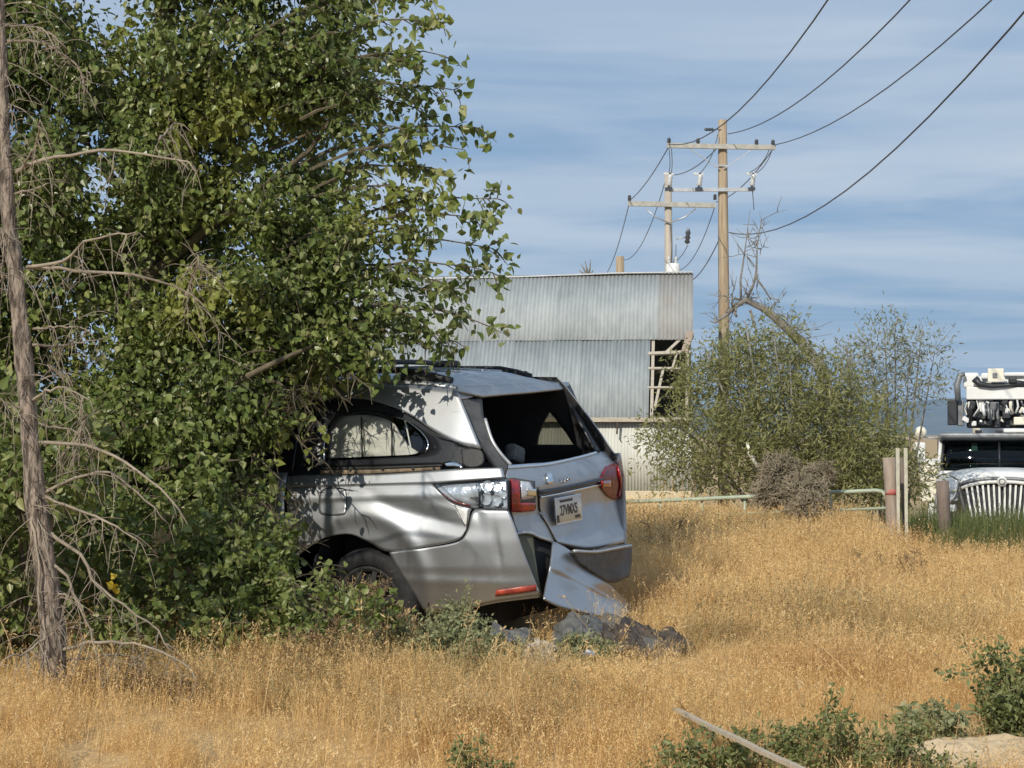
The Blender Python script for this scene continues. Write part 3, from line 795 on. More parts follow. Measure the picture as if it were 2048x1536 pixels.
bs = panel('bumper_side', [[(778, 1105), (850, 1096), (914, 1084), (934, 1062), (947, 1021), (975, 1020), (1017, 1021)],
                          [(790, 1127), (860, 1120), (925, 1110), (955, 1090), (978, 1068), (1005, 1055), (1030, 1052)],
                          [(806, 1153), (870, 1146), (930, 1138), (970, 1126), (1010, 1112), (1046, 1100)],
                          [(830, 1190), (880, 1185), (940, 1176), (1000, 1162), (1064, 1146)],
                          [(848, 1222), (921, 1217), (993, 1202), (1082, 1190)]], 56, 26, SIDE, M['silver'], solid=0.006, off=0.004)
# lower lip of the bumper, turned under
lip = panel('bumper_lip', [[(848, 1221), (921, 1216), (993, 1201), (1082, 1189)], [(850, 1227), (921, 1221), (993, 1206), (1080, 1195)]], 40, 3, SIDE, M['silver'], solid=0.02, off=-0.004)
# window aperture: black surround, glass, airbag curtain
GL = [(650, 921), (649, 885), (655, 850), (672, 830), (700, 821), (740, 820), (785, 828), (822, 845), (848, 868), (859, 888), (855, 903), (835, 912), (780, 915), (720, 918)]
OUT = [(568, 934), (568, 880), (570, 830), (600, 803), (690, 797), (742, 801), (813, 827), (867, 863), (921, 892), (962, 898), (968, 925), (930, 934), (885, 927), (740, 931)]
def ring(name, outer, inner, n, k, surf, mat, off, solid):
    A0 = resamp(np.vstack([outer, outer[:1]]), n, False); B0 = resamp(np.vstack([inner, inner[:1]]), n, False)
    # match starting angles
    P = surf(np.array([A0 * (1 - t) + B0 * t for t in np.linspace(0, 1, k)]), off)
    b = MB(); b.grid(P); o = b.build(name, mat, van, solid=solid); return fix_normals(o)
ws = ring('window_surround', np.array(OUT, float), np.array(GL, float), 90, 5, SIDE, M['black_trim'], -0.006, 0.014)
def fan(name, poly, surf, mat, off, solid=0.004, parent=None, nr=8, smooth=True):
    poly = np.asarray(poly, float); c = poly.mean(0); n = 60
    A0 = resamp(np.vstack([poly, poly[:1]]), n, smooth)
    P = surf(np.array([A0 * (1 - t) + c * t for t in np.linspace(0, 0.999, nr)]), off)
    b = MB(); b.grid(P); o = b.build(name, mat, parent or van, solid=solid); return fix_normals(o)
glass_q = fan('quarter_window', GL, SIDE, M['glass'], -0.020, 0.003)
BAG = [(652, 921), (656, 860), (672, 838), (720, 830), (760, 834), (782, 844), (800, 868), (818, 890), (834, 913), (750, 917)]
ab = fan('curtain_airbag', BAG, lambda p, o: SIDE(p, o) + 0.012 * np.stack([0 * p[..., 0], np.sin(p[..., 0] * 0.11) + 0.7 * np.sin(p[..., 1] * 0.21 + p[..., 0] * 0.05), 0 * p[..., 0]], -1), M['airbag'], -0.075, 0.01)
for sx in (723, 783):
    b = MB(); b.tube([Vector(SIDE(np.array([sx + 0.02 * (y - 830), y]), -0.055)) for y in (834 if sx < 740 else 846, 870, 900, 914)], 0.006, 5); b.build('window_divider', M['black_plastic'], van)
b = MB(); b.tube([Vector(q) for q in SIDE(resamp([(786, 832), (815, 843), (846, 868), (857, 890), (850, 905)], 14), 0.004)], 0.005, 5); b.build('window_bead', M['chrome'], van)
b = MB(); b.tube([Vector(q) for q in SIDE(resamp([(648, 923), (649, 880), (655, 852)], 8), 0.004)], 0.005, 5); b.build('window_bead', M['chrome'], van)
# door track and the trim strips under the window
panel('door_track', [[(640, 930), (760, 929), (880, 924)], [(640, 949), (760, 946), (880, 939)]], 30, 3, SIDE, M['track'], 0.006, off=-0.022)
panel('track_rail', [[(640, 935), (760, 933), (884, 928)], [(640, 939), (760, 937), (884, 932)]], 30, 3, SIDE, M['black_plastic'], 0.006, off=-0.010)
for sx in (700, 765, 826, 868):
    b = MB(); c = Vector(SIDE(np.array([sx, 941.0 - (sx - 640) * 0.02]), -0.014)); b.lathe([(0.0, 0.006), (0.008, 0.006), (0.009, 0)], c, (0, 1, 0), 8); b.build('track_screw', M['black_plastic'], van)
panel('torn_bracket', [[(885, 925), (905, 922), (922, 930)], [(892, 933), (912, 934), (926, 936)]], 10, 4, SIDE, M['chrome'], 0.006, off=0.012)
fan('pillar_cover', [(922, 898), (950, 897), (964, 903), (967, 922), (958, 932), (936, 934), (925, 925)], SIDE, M['black_plastic'], 0.006, 0.02)
# fuel door: a thin raised ring of gap and the flap
FD = [(640, 985), (652, 977), (684, 977), (692, 985), (692, 1020), (684, 1029), (648, 1029), (638, 1020)]
fd = fan('fuel_door', FD, SIDE, M['silver'], 0.003, 0.006)
b = MB(); pts = SIDE(resamp(np.vstack([FD, FD[:1]]).astype(float), 60), 0.002); b.tube([Vector(p) for p in pts], 0.0035, 4, cap=False); b.build('fuel_door_seam', M['black_plastic'], fd)

# clear lamp housing in the quarter
LT = [(868, 968), (900, 964), (940, 961), (980, 958), (1013, 956)]
LB = [(868, 970), (884, 988), (906, 1006), (944, 1016), (980, 1018), (1016, 1020)]
tl = panel('tail_lamp', [LT, LB], 40, 8, SIDE, M['reflector'], 0.01, off=-0.032)
panel('lamp_reflector_sheet', [[(880, 971), (920, 968), (958, 966)], [(912, 1001), (936, 1008), (958, 1011)]], 24, 6, SIDE, M['reflector'], 0.004, parent=tl, off=-0.022)
panel('amber_edge', [[(884, 985), (906, 1001), (940, 1010)], [(886, 989), (908, 1006), (944, 1015)]], 20, 3, SIDE, M['red_reflector'], 0.004, parent=tl, off=-0.014)
panel('lamp_divider', [[(950, 965), (957, 988), (956, 1013)], [(958, 964), (966, 988), (964, 1014)]], 14, 3, SIDE, M['lens_clear'], 0.01, parent=tl, off=-0.015)
for cx, cy, r in ((975, 972, 0.036), (994, 974, 0.034), (972, 998, 0.038), (993, 1001, 0.036), (1006, 988, 0.026)):
    c = Vector(SIDE(np.array([cx, cy], float), -0.010))
    g = MB(); g.lathe([(r, 0.0), (r * 0.85, -0.012), (r * 0.5, -0.026), (0.0, -0.030)], c, (0, 1, 0), 18); rf = g.build('reflector_bowl', M['reflector'], tl)
for cx, cy in ((984, 986), (1002, 1010), (964, 985)):
    g = MB(); c = Vector(SIDE(np.array([cx, cy], float), -0.026)); g.lathe([(0.0, 0.012), (0.012, 0.006), (0.014, -0.01)], c, (0, 1, 0), 10); g.build('bulb_socket', M['black_plastic'], tl)
panel('lens', [LT, LB], 40, 8, SIDE, M['lens_clear'], 0.004, parent=tl, off=-0.006)
for nm, gd in (('lamp_rim', LT), ('lamp_rim', LB)):
    b = MB(); b.tube([Vector(p) for p in SIDE(resamp(gd, 30), 0.001)], 0.006, 5); b.build(nm, M['black_plastic'], tl)
# scraped crease below the lamp
panel('scraped_crease', [[(908, 1012), (922, 1016), (936, 1018)], [(916, 1030), (926, 1034), (934, 1036)], [(928, 1046), (930, 1050), (932, 1052)]], 10, 8, SIDE, M['white_crease'], 0.004, off=0.010)
b = MB(); b.tube([Vector(p) for p in SIDE(resamp([(909, 1010), (918, 1026), (929, 1050)], 8), 0.008)], 0.004, 4); b.build('crease_edge', M['black_plastic'], van)
# bumper side reflector strip
rf = panel('bumper_reflector', [[(992, 1181), (1030, 1176), (1073, 1170)], [(990, 1193), (1030, 1188), (1072, 1182)]], 20, 3, SIDE, M['red_reflector'], 0.005, off=0.012)

# --- tailgate
DOOR_L = [(913, 779), (918, 806), (940, 848), (962, 890), (985, 925), (1008, 952)]
tg_top = panel('roof_spoiler', [[(913, 774), (960, 771), (1040, 768), (1138, 764)], [(914, 781), (962, 781), (1040, 776), (1139, 768)], [(966, 793), (985, 791), (1045, 786), (1126, 778)]], 30, 7, REAR, M['silver'], 0.02, off=lambda y, z: 0.03 + 0.4 * np.clip(z - 1.60, 0, 1))
strip = panel('tailgate_pillar', [[(917, 800), (924, 818), (944, 855), (964, 893), (986, 926), (1010, 952)], [(964, 796), (968, 835), (976, 862), (988, 890), (1002, 912), (1018, 932)]], 30, 6, REAR, M['bumper_grey'], 0.02)  # dark grey instead of silver puts the pillar's shade into its colour
panel('pillar_reveal', [[(915, 783), (930, 785), (960, 790)], [(917, 798), (932, 797), (950, 792)]], 10, 4, REAR, M['silver'], 0.01, off=0.004)
b = MB(); b.tube([Vector(p) for p in REAR(resamp(DOOR_L, 24), 0.004)], 0.008, 5); b.build('tailgate_seal', M['black_trim'], van)
b = MB(); b.tube([Vector(p) for p in REAR(resamp([(970, 838), (984, 880), (1002, 908), (1022, 930)], 16), 0.002)], 0.012, 6); b.build('bent_strut', M['steel'], van)
panel('tailgate_pillar', [[(1128, 777), (1156, 832), (1178, 872), (1194, 905)], [(1140, 768), (1168, 830), (1190, 873), (1202, 902)]], 24, 4, REAR, M['black_trim'], 0.03)
tg = panel('tailgate', [[(1017, 934), (1060, 931), (1100, 927), (1150, 916), (1200, 903), (1216, 908)],
                       [(1011, 953), (1060, 948), (1110, 942), (1170, 930), (1237, 926)],
                       [(1016, 985), (1070, 982), (1130, 973), (1190, 963), (1244, 962)],
                       [(1022, 1020), (1070, 1020), (1130, 1014), (1190, 1004), (1250, 1002)],
                       [(1030, 1050), (1080, 1058), (1130, 1058), (1190, 1050), (1251, 1042)],
                       [(1034, 1068), (1068, 1070), (1104, 1082), (1180, 1097), (1249, 1084)]], 56, 34, REAR, M['silver'], 0.02)
panel('window_ledge', [[(1017, 930), (1060, 927), (1100, 923), (1150, 913), (1198, 900)], [(1017, 936), (1060, 933), (1100, 929), (1150, 918), (1200, 905)]], 30, 3, REAR, M['chrome'], 0.01, off=0.012)
b = MB(); b.tube([Vector(p) for p in REAR(resamp([(1078, 986), (1120, 979), (1165, 969), (1205, 959)], 20), 0.010)], 0.014, 6); b.build('tailgate_trim', M['black_trim'], van)
b = MB(); b.tube([Vector(p) for p in REAR(resamp([(1080, 995), (1125, 986), (1170, 976), (1206, 968)], 20), 0.010)], 0.009, 6); b.build('chrome_strip', M['chrome'], van)
b = MB(); b.tube([Vector(p) for p in REAR(resamp([(1076, 975), (1078, 1000), (1080, 1022), (1096, 1050), (1112, 1084)], 20), 0.004)], 0.007, 5); b.build('panel_gap', M['black_trim'], van)
b = MB(); b.tube([Vector(p) for p in REAR(resamp([(1080, 1024), (1097, 1050), (1113, 1082)], 10), 0.012)], 0.004, 5); b.build('scraped_edge', M['chrome'], van)
b = MB(); b.tube([Vector(p) for p in REAR(resamp([(1009, 952), (1017, 1010), (1028, 1050), (1036, 1070)], 16), 0.006)], 0.010, 5); b.build('tailgate_seal', M['black_trim'], van)
# lamps on the tailgate
def lampq(name, a, b_, mat, off, parent, n=14):
    return panel(name, [a, b_], n, 5, REAR, mat, 0.012, parent=parent, off=off, smooth=False)
l2 = lampq('tail_lamp', [(1012, 957), (1024, 955), (1070, 962)], [(1018, 1022), (1030, 1024), (1072, 1018)], M['bumper_grey'], 0.006, van)
lampq('red_lens', [(1023, 958), (1039, 960)], [(1024, 1024), (1042, 1024)], M['lens_red'], 0.022, l2)
lampq('red_lens', [(1041, 1006), (1072, 1006)], [(1041, 1025), (1070, 1022)], M['lens_red'], 0.022, l2)
lampq('clear_lens', [(1042, 962), (1060, 964), (1066, 975)], [(1044, 1000), (1060, 998), (1068, 996)], M['reflector'], 0.016, l2)
lampq('silver_facet', [(1056, 977), (1073, 978)], [(1056, 992), (1073, 993)], M['chrome'], 0.026, l2)
r2 = panel('tail_lamp', [[(1214, 932), (1226, 927), (1237, 927)], [(1202, 962), (1222, 958), (1242, 955)], [(1203, 975), (1222, 976), (1244, 978)], [(1216, 992), (1228, 999), (1241, 998)]], 16, 10, REAR, M['lens_red_dark'], 0.02, off=0.016)
panel('red_lens', [[(1236, 932), (1240, 950), (1242, 975), (1238, 993)], [(1239, 932), (1244, 950), (1246, 975), (1242, 993)]], 12, 3, REAR, M['lens_red'], 0.01, parent=r2, off=0.030)
panel('clear_lens', [[(1204, 962), (1222, 961)], [(1205, 974), (1222, 974)]], 6, 3, REAR, M['lens_red'], 0.01, parent=r2, off=0.034)
# emblem and letters
em = panel('emblem', [[(1094, 945), (1103, 944)], [(1097, 968), (1109, 966)]], 5, 6, REAR, M['chrome'], 0.012, off=0.016, smooth=False)
for cx, cy in ((1124, 962), (1131, 960), (1137, 957)):
    g = MB(); g.tube([Vector(p) for p in REAR(np.array([(cx - 2, cy + 4), (cx, cy - 5), (cx + 3, cy + 3)], float), 0.012)], 0.005, 4); g.build('chrome_letter', M['chrome'], van)
# number plate
PLQ = np.array([(1103, 1003), (1154, 993), (1168, 1033), (1117, 1044)], float)
def plate():
    c = REAR(PLQ, 0.030); c = [Vector(p) for p in c]
    # make it a true flat rectangle in the van frame
    ctr = sum(c, Vector()) / 4
    ex = ((c[1] - c[0]) + (c[2] - c[3])).normalized(); ey = ((c[0] - c[3]) + (c[1] - c[2]))
    nrm = ex.cross(ey).normalized(); ey = nrm.cross(ex).normalized()
    if nrm.x > 0: pass
    w = ((c[1] - c[0]).length + (c[2] - c[3]).length) / 2; h = ((c[0] - c[3]).length + (c[1] - c[2]).length) / 2
    R = Matrix((ex, ey, nrm)).transposed().to_4x4(); R.translation = ctr
    b = MB(); b.box((0, 0, 0), (w, h, 0.004))
    po = bpy.data.objects.new('number_plate', b.build('number_plate', M['plate'], mesh_only=True)); link(po, van); po.matrix_local = R
    po.data.materials[0] = M['plate']
    b = MB(); t = 0.007
    for cc, ss in (((0, h / 2, 0.003), (w + t, t, 0.008)), ((0, -h / 2, 0.003), (w + t, t, 0.008)), ((-w / 2, 0, 0.003), (t, h - t - 0.001, 0.008)), ((w / 2, 0, 0.003), (t, h - t - 0.001, 0.008))): b.box(cc, ss)
    fr = b.build('plate_frame', M['chrome'], po)
    def text(s, size, loc, mt, name):
        cu = bpy.data.curves.new(name, 'FONT'); cu.body = s; cu.size = size; cu.align_x = 'CENTER'; cu.align_y = 'CENTER'; cu.extrude = 0.0008
        cu.offset = 0.002; tmp = bpy.data.objects.new('tmp', cu); link(tmp); dg = bpy.context.evaluated_depsgraph_get(); me = bpy.data.meshes.new_from_object(tmp.evaluated_get(dg)); bpy.data.objects.remove(tmp); bpy.data.curves.remove(cu)
        me.name = name; me.materials.clear(); me.materials.append(mt); o = bpy.data.objects.new(name, me); link(o, po); o.location = loc; o.scale = (0.80, 1, 1); return o
    text('27VMX5', h * 0.56, (0.02 * w, -0.02 * h, 0.0035), M['plate_ink'], 'plate_lettering')
    b = MB(); b.box((-w * 0.06, h * 0.36, 0.003), (w * 0.5, h * 0.10, 0.002)); b.box((-w * 0.42, -h * 0.30, 0.003), (w * 0.10, h * 0.28, 0.002)); b.box((w * 0.35, -h * 0.34, 0.003), (w * 0.2, h * 0.12, 0.002))
    b.build('plate_print', M['plate_ink'], po)
plate()
# --- rear bumper: right end in place, middle hanging, torn flap
rb = panel('rear_bumper', [[(1150, 1098), (1190, 1100), (1225, 1093), (1262, 1087)],
                          [(1146, 1104), (1190, 1108), (1225, 1103), (1264, 1094)],
                          [(1150, 1112), (1190, 1130), (1225, 1132), (1264, 1125)],
                          [(1160, 1124), (1195, 1150), (1225, 1166), (1260, 1153)]], 26, 14, REAR, M['bumper_grey'], 0.03, off=lambda y, z: 0.05 + 0.05 * np.exp(-((z - 0.55) / 0.08) ** 2))
b = MB(); b.tube([Vector(p) for p in REAR(resamp([(1148, 1102), (1190, 1104), (1225, 1098), (1262, 1091)], 14), 0.10)], 0.010, 5); b.build('bumper_edge', M['steel'], van)
def hang_surf(p, o):
    v = np.linspace(0, 1, p.shape[0])[:, None]; u = np.linspace(0, 1, p.shape[1])[None, :]
    off_ = 0.03 + 0.035 * v + 0.17 * np.clip((v - 0.52) / 0.48, 0, 1) ** 1.25 + 0.008 * np.sin(u * 11 + v * 5) + 0.012 * np.maximum(0, 1 - np.abs(v - 0.45 - 0.1 * u) / 0.06)
    return REAR(p, off_ + 0 * u)
hb = panel('hanging_bumper_skin', [[(1106, 1082), (1130, 1094), (1160, 1116), (1200, 1150), (1232, 1182), (1262, 1212)],
                                   [(1104, 1110), (1130, 1124), (1160, 1142), (1200, 1168), (1232, 1193), (1254, 1217)],
                                   [(1100, 1140), (1130, 1152), (1160, 1166), (1200, 1185), (1232, 1203), (1264, 1225)],
                                   [(1092, 1172), (1125, 1180), (1160, 1192), (1200, 1204), (1230, 1215), (1247, 1228)],
                                   [(1088, 1196), (1120, 1212), (1155, 1222), (1195, 1230), (1225, 1234), (1256, 1236)]], 48, 30, hang_surf, M['silver'], 0.012)
panel('torn_flap', [[(1034, 1071), (1050, 1069), (1067, 1070)], [(1044, 1100), (1056, 1102), (1070, 1106)], [(1062, 1145), (1068, 1148), (1076, 1150)], [(1080, 1188), (1082, 1190), (1085, 1192)]], 10, 16, REAR, M['raw_plastic'], 0.012, off=0.035)
panel('bumper_cavity', [[(1060, 1068), (1085, 1072), (1106, 1082)], [(1066, 1105), (1085, 1108), (1104, 1114)], [(1074, 1150), (1085, 1152), (1097, 1156)], [(1082, 1192), (1085, 1194), (1090, 1197)]], 10, 14, REAR, M['interior'], 0.01, off=-0.05)
b = MB(); b.tube([Vector(p) for p in REAR(resamp([(1032, 1068), (1048, 1065), (1064, 1067), (1078, 1074), (1104, 1082)], 14), 0.045)], 0.010, 5); b.build('torn_edge', M['steel'], van)
b = MB(); b.tube([Vector(p) for p in REAR(resamp([(1036, 1074), (1052, 1118), (1070, 1160), (1082, 1190)], 14), 0.05)], 0.006, 5); b.build('torn_edge', M['raw_plastic'], van)

# --- the rest of the body: front half, roof, right side, interior
def side_grid(xs, zf, name, mat, off=0.0, solid=0.008, parent=None):
    """xs: stations; zf(x)->(z0,z1) vertical range"""
    P = []
    for x in xs:
        z0, z1 = zf(x); z = np.linspace(z0, z1, 16); P.append(np.stack([np.full(16, x), ys_side(x, z) + off, z], -1))
    b = MB(); b.grid(np.array(P)); return fix_normals(b.build(name, mat, parent or van, solid=solid))
def arch(x, cx, r=0.40, zc=0.36, base=0.24):
    d = abs(x - cx)
    return max(base, zc + math.sqrt(max(r * r - d * d, 0))) if d < r else base
BELT = 1.10
sd = side_grid(np.linspace(1.70, 2.78, 16), lambda x: (0.24, BELT), 'sliding_door', M['silver'])
b = MB(); c = Vector((1.86, float(ys_side(1.86, 0.92)) + 0.03, 0.92)); b.bar(c, c + Vector((0.22, 0, 0)), 0.03, 0.025); b.build('door_handle', M['silver'], sd)
fdoor = side_grid(np.linspace(2.79, 3.78, 16), lambda x: (0.24, BELT - 0.02), 'front_door', M['silver'])
b = MB(); c = Vector((2.92, float(ys_side(2.92, 0.90)) + 0.03, 0.90)); b.bar(c, c + Vector((0.22, 0, 0)), 0.03, 0.025); b.build('door_handle', M['silver'], fdoor)
fend = side_grid(np.linspace(3.79, 5.0, 40), lambda x: (arch(x, 4.12), BELT - 0.06 - 0.16 * max(0, (x - 3.79) / 1.2) ** 1.5), 'front_fender', M['silver'])
# roof from the side top edge to the mirrored edge
xs = np.linspace(0.50, 3.55, 28)
def roof_edge_z(x): return float(np.interp(x, [0.5, 0.9, 1.5, 2.2, 2.9, 3.55], [1.615, 1.655, 1.680, 1.690, 1.665, 1.585]))
rows = [REAR(resamp(np.array([(913, 774), (960, 771), (1040, 768), (1138, 764)], float), 15), lambda y, z: 0.025 + 0.4 * np.clip(z - 1.60, 0, 1))]
for x in xs[2:]:
    ze = roof_edge_z(x); ye = float(ys_side(x, ze)); yy = np.linspace(1, -1, 15)
    rows.append(np.stack([np.full(15, x), yy * ye, ze + 0.075 * (1 - np.abs(yy) ** 2.6)], -1))
b = MB(); b.grid(np.array(rows)); roof = fix_normals(b.build('roof', M['silver'], van, solid=0.02))
for yy in (0.30, -0.30, 0.0):
    b = MB(); b.tube([(x, yy, roof_edge_z(x) + 0.075 * (1 - abs(yy / 0.74) ** 2.6) + 0.002) for x in np.linspace(0.75, 3.2, 14)], 0.012, 6); b.build('roof_rib', M['silver'], van)
for s in (1, -1):
    pts = []
    for x in np.linspace(0.62 if s > 0 else 0.70, 3.2, 22):
        t = (x - 0.62) / 0.28; h = 0.055 * min(1, max(0.12, t))
        pts.append((x, s * 0.655, roof_edge_z(x) + 0.02 + h))
    b = MB(); b.tube(pts, 0.022, 8); rr = b.build('roof_rail', M['black_plastic'], van)
    for x in (0.86, 1.75, 2.9):
        g = MB(); g.box((x, s * 0.655, roof_edge_z(x) + 0.035), (0.26, 0.05, 0.05)); g.build('rail_foot', M['black_plastic'], rr, bevel=0.012)
for x in (1.35, 2.5):
    b = MB(); b.tube([(x, y, roof_edge_z(x) + 0.105 + 0.02 * (1 - (y / .65) ** 2)) for y in np.linspace(-0.66, 0.66, 11)], 0.02, 6); cb = b.build('roof_crossbar', M['black_plastic'], van)
    for s in (1, -1):
        g = MB(); g.box((x, s * 0.62, roof_edge_z(x) + 0.105), (0.15, 0.13, 0.055)); g.build('crossbar_clamp', M['black_plastic'], cb, bevel=0.015)
# black side windows ahead of the quarter glass with the pillars
def upper_grid(x0, x1, name, mat, off, zlo=BELT, n=10):
    xs_ = np.linspace(x0, x1, n); P = []
    for x in xs_:
        z = np.linspace(zlo, roof_edge_z(min(x, 3.5)) - (0.0 if 'pillar' in name else 0.05), 12)
        P.append(np.stack([np.full(12, x), ys_side(x, z) + off, z], -1))
    b = MB(); b.grid(np.array(P)); return fix_normals(b.build(name, mat, van, solid=0.006))
w1 = upper_grid(1.82, 2.74, 'door_window', M['dark_glass'], -0.012)
w2 = upper_grid(2.84, 3.50, 'door_window', M['dark_glass'], -0.012)
p1 = upper_grid(1.66, 1.81, 'pillar', M['black_trim'], -0.004); p2 = upper_grid(2.74, 2.84, 'pillar', M['black_trim'], -0.004)
# roof side rail above the doors
P = []
for x in np.linspace(1.66, 3.55, 16):
    ze = roof_edge_z(x); z = np.linspace(ze - 0.06, ze + 0.004, 5); P.append(np.stack([np.full(5, x), ys_side(x, z), z], -1))
b = MB(); b.grid(np.array(P)); cr = fix_normals(b.build('cant_rail', M['silver'], van, solid=0.01))
# windscreen, hood, nose
P = []
for t in np.linspace(0, 1, 10):
    x = 3.55 + t * 0.95; z = 1.60 - t * 0.56; w = 0.66 + 0.14 * t; yy = np.linspace(1, -1, 13)
    P.append(np.stack([x - 0.14 * yy ** 2, yy * w, np.full(13, z) + 0.05 * (1 - yy ** 2)], -1))
b = MB(); b.grid(np.array(P)); fix_normals(b.build('windscreen', M['dark_glass'], van, solid=0.006))
for s in (1, -1):
    b = MB(); b.tube([(3.40, s * 0.70, 1.60), (3.9, s * 0.80, 1.33), (4.36, s * 0.845, 1.04)], [0.05, 0.045, 0.045], 8); b.build('windscreen_pillar', M['silver'], van)
P = []
for t in np.linspace(0, 1, 14):
    x = 4.32 + t * 0.80; z = 1.06 - 0.20 * t ** 1.6 - 0.16 * max(0, t - 0.85) / 0.15; w = 0.88 - 0.20 * t ** 2; yy = np.linspace(1, -1, 13)
    P.append(np.stack([x - 0.10 * yy ** 2 * t, yy * w, z + 0.05 * (1 - yy ** 2) - 0.02 + 0 * yy], -1))
b = MB(); b.grid(np.array(P)); fix_normals(b.build('hood', M['silver'], van, solid=0.01))
P = []
for z in np.linspace(0.20, 0.76, 10):
    yy = np.linspace(1, -1, 17); P.append(np.stack([5.16 - 0.20 * np.abs(yy) ** 3 - 0.06 * abs(z - 0.45), yy * 0.86, np.full(17, z)], -1))
b = MB(); b.grid(np.array(P)); nb = fix_normals(b.build('front_bumper', M['silver'], van, solid=0.02))
g = MB(); g.box((5.15, 0, 0.52), (0.03, 0.9, 0.16)); g.build('grille', M['black_plastic'], van)
for s in (1, -1):
    g = MB(); g.box((4.98, s * 0.68, 0.74), (0.22, 0.26, 0.12), Matrix.Rotation(s * -0.5, 3, 'Z')); g.build('headlamp', M['lens_clear'], van, bevel=0.03)
    g = MB(); g.box((3.62, s * 1.06, 1.10), (0.10, 0.22, 0.15)); g.build('wing_mirror', M['silver'], van, bevel=0.03)
# right side: mirror of the left pieces
for o in (sd, fdoor, fend, w1, w2, p1, p2, cr): mirrored(o)
rq = side_grid(np.linspace(0.14, 1.69, 50), lambda x: (arch(x, 1.12, 0.42, 0.38), 1.12), 'quarter_panel', M['silver']); m = mirrored(rq); bpy.data.objects.remove(rq)
# right side upper quarter with its open window, seen through the tailgate
TRI = on_side(np.array([(1101, 822), (1088, 846), (1079, 870), (1076, 889), (1112, 889), (1150, 889), (1134, 864), (1116, 840)], float), 0.0, -1.0)
def right_ring(name, m_, off, solid):
    inner = TRI[:, [0, 2]]; c = inner.mean(0)
    outer = np.array([(0.52, 1.66), (1.1, 1.69), (1.70, 1.69), (1.70, 1.4), (1.70, 1.07), (1.0, 1.07), (0.16, 1.07), (0.32, 1.34)])
    n = 80
    A0 = resamp(np.vstack([outer, outer[:1]]), n, False); B0 = resamp(np.vstack([inner, inner[:1]]), n, False)
    def order(Q):
        a = np.arctan2(Q[:-1, 1] - c[1], Q[:-1, 0] - c[0]); i = np.argsort(a); return np.vstack([Q[:-1][i], Q[:-1][i][:1]])
    A0, B0 = order(A0), order(B0)
    G = np.array([A0 * (1 - t) + B0 * t for t in np.linspace(0, 1, 7)])
    P = np.stack([G[..., 0], -(ys_side(G[..., 0], G[..., 1]) + off), G[..., 1]], -1)
    b = MB(); b.grid(P); return fix_normals(b.build(name, m_, van, solid=solid))
right_ring('upper_quarter_panel', M['silver'], 0.0, 0.006); right_ring('inner_lining', M['interior'], -0.02, 0.006)
b = MB(); _Q = [Vector(p) + Vector((0, 0.008, 0)) for p in TRI]; _c = sum(_Q, Vector()) / len(_Q); b.add(_Q + [_c], [(i, (i + 1) % 8, 8) for i in range(8)]); fix_normals(b.build('quarter_window', M['privacy_glass'], van, solid=0.003))
panel('inner_lining', [[(560, 772), (700, 771), (820, 773), (911, 780)], W_TOP], 30, 8, SIDE, M['interior'], off=-0.035)
# pillar closing the quarter opening on the front edge, inner trims, floor, headliner, inner walls
b = MB()
b.box((2.4, 0, 0.30), (4.4, 1.66, 0.05)); b.build('floor_pan', M['interior'], van)
b = MB(); b.grid(np.array([[(x, y * 0.62, roof_edge_z(x) - 0.035) for y in np.linspace(-1, 1, 7)] for x in np.linspace(0.56, 3.4, 8)])); b.build('headliner', M['interior'], van, solid=0.02)
for s in (1, -1):
    b = MB(); b.grid(np.array([[(x, s * (float(ys_side(x, z)) - 0.07), z) for x in np.linspace(0.22, 1.75, 24)] for z in np.linspace(0.82, 1.09, 6)])); b.build('inner_trim', M['interior'], van, solid=0.02)
    b = MB(); b.grid(np.array([[(x, s * (float(ys_side(x, z)) - 0.06), z) for x in np.linspace(1.70, 4.3, 24)] for z in np.linspace(0.32, 1.08, 6)])); b.build('inner_trim', M['interior'], van, solid=0.02)
    # wheel housings
    an = np.linspace(-0.25, math.pi + 0.25, 22)
    for cx in (1.12, 4.12):
        b = MB()
        b.grid(np.array([[(cx + 0.43 * math.cos(a), s * y, 0.36 + 0.43 * math.sin(a)) for a in an] for y in (0.555, 0.7, 0.93)]))
        b.add([(cx + 0.43 * math.cos(a), s * 0.555, 0.36 + 0.43 * math.sin(a)) for a in an], [tuple(range(len(an)))])
        b.build('wheel_housing', M['interior'], van, solid=0.01)
b = MB(); b.box((0.34, 0, 0.62), (0.05, 1.5, 0.66)); b.build('tailgate_inner', M['interior'], van)
b = MB(); b.box((1.85, 0, 0.18), (3.0, 1.3, 0.12)); b.box((0.35, 0, 0.33), (0.35, 1.3, 0.10)); b.build('underbody', M['interior'], van)
def seat(x, y, mt, w=0.5, hr=True, zt=1.16):
    g = MB(); g.box((x + 0.25, y, 0.62), (0.5, w, 0.14)); st = g.build('seat', mt, van, bevel=0.04)
    g = MB(); g.box((x, y, 0.92), (0.14, w, zt - 0.66), Matrix.Rotation(-0.22, 3, 'Y')); g.build('backrest', mt, st, bevel=0.05)
    if hr:
        g = MB(); g.box((x - 0.12, y, zt + 0.10), (0.09, 0.26, 0.18)); g.build('headrest', mt, st, bevel=0.035)
seat(0.95, -0.45, M['seat_dark'], 0.5, False, 1.0); seat(0.95, 0.45, M['seat_dark'], 0.5, False, 1.0); seat(0.97, 0.0, M['seat_dark'], 0.34, False, 1.0)
_d = loc_rays(np.array([1030.0, 908.0])); _t = (0.62 - ORIG[0]) / _d[0]; _p = ORIG + _t * _d
g = MB(); g.box((0.62, float(_p[1]), float(_p[2])), (0.09, 0.17, 0.12), Matrix.Rotation(0.25, 3, 'X')); g.build('headrest', M['seat_grey'], van, bevel=0.03)
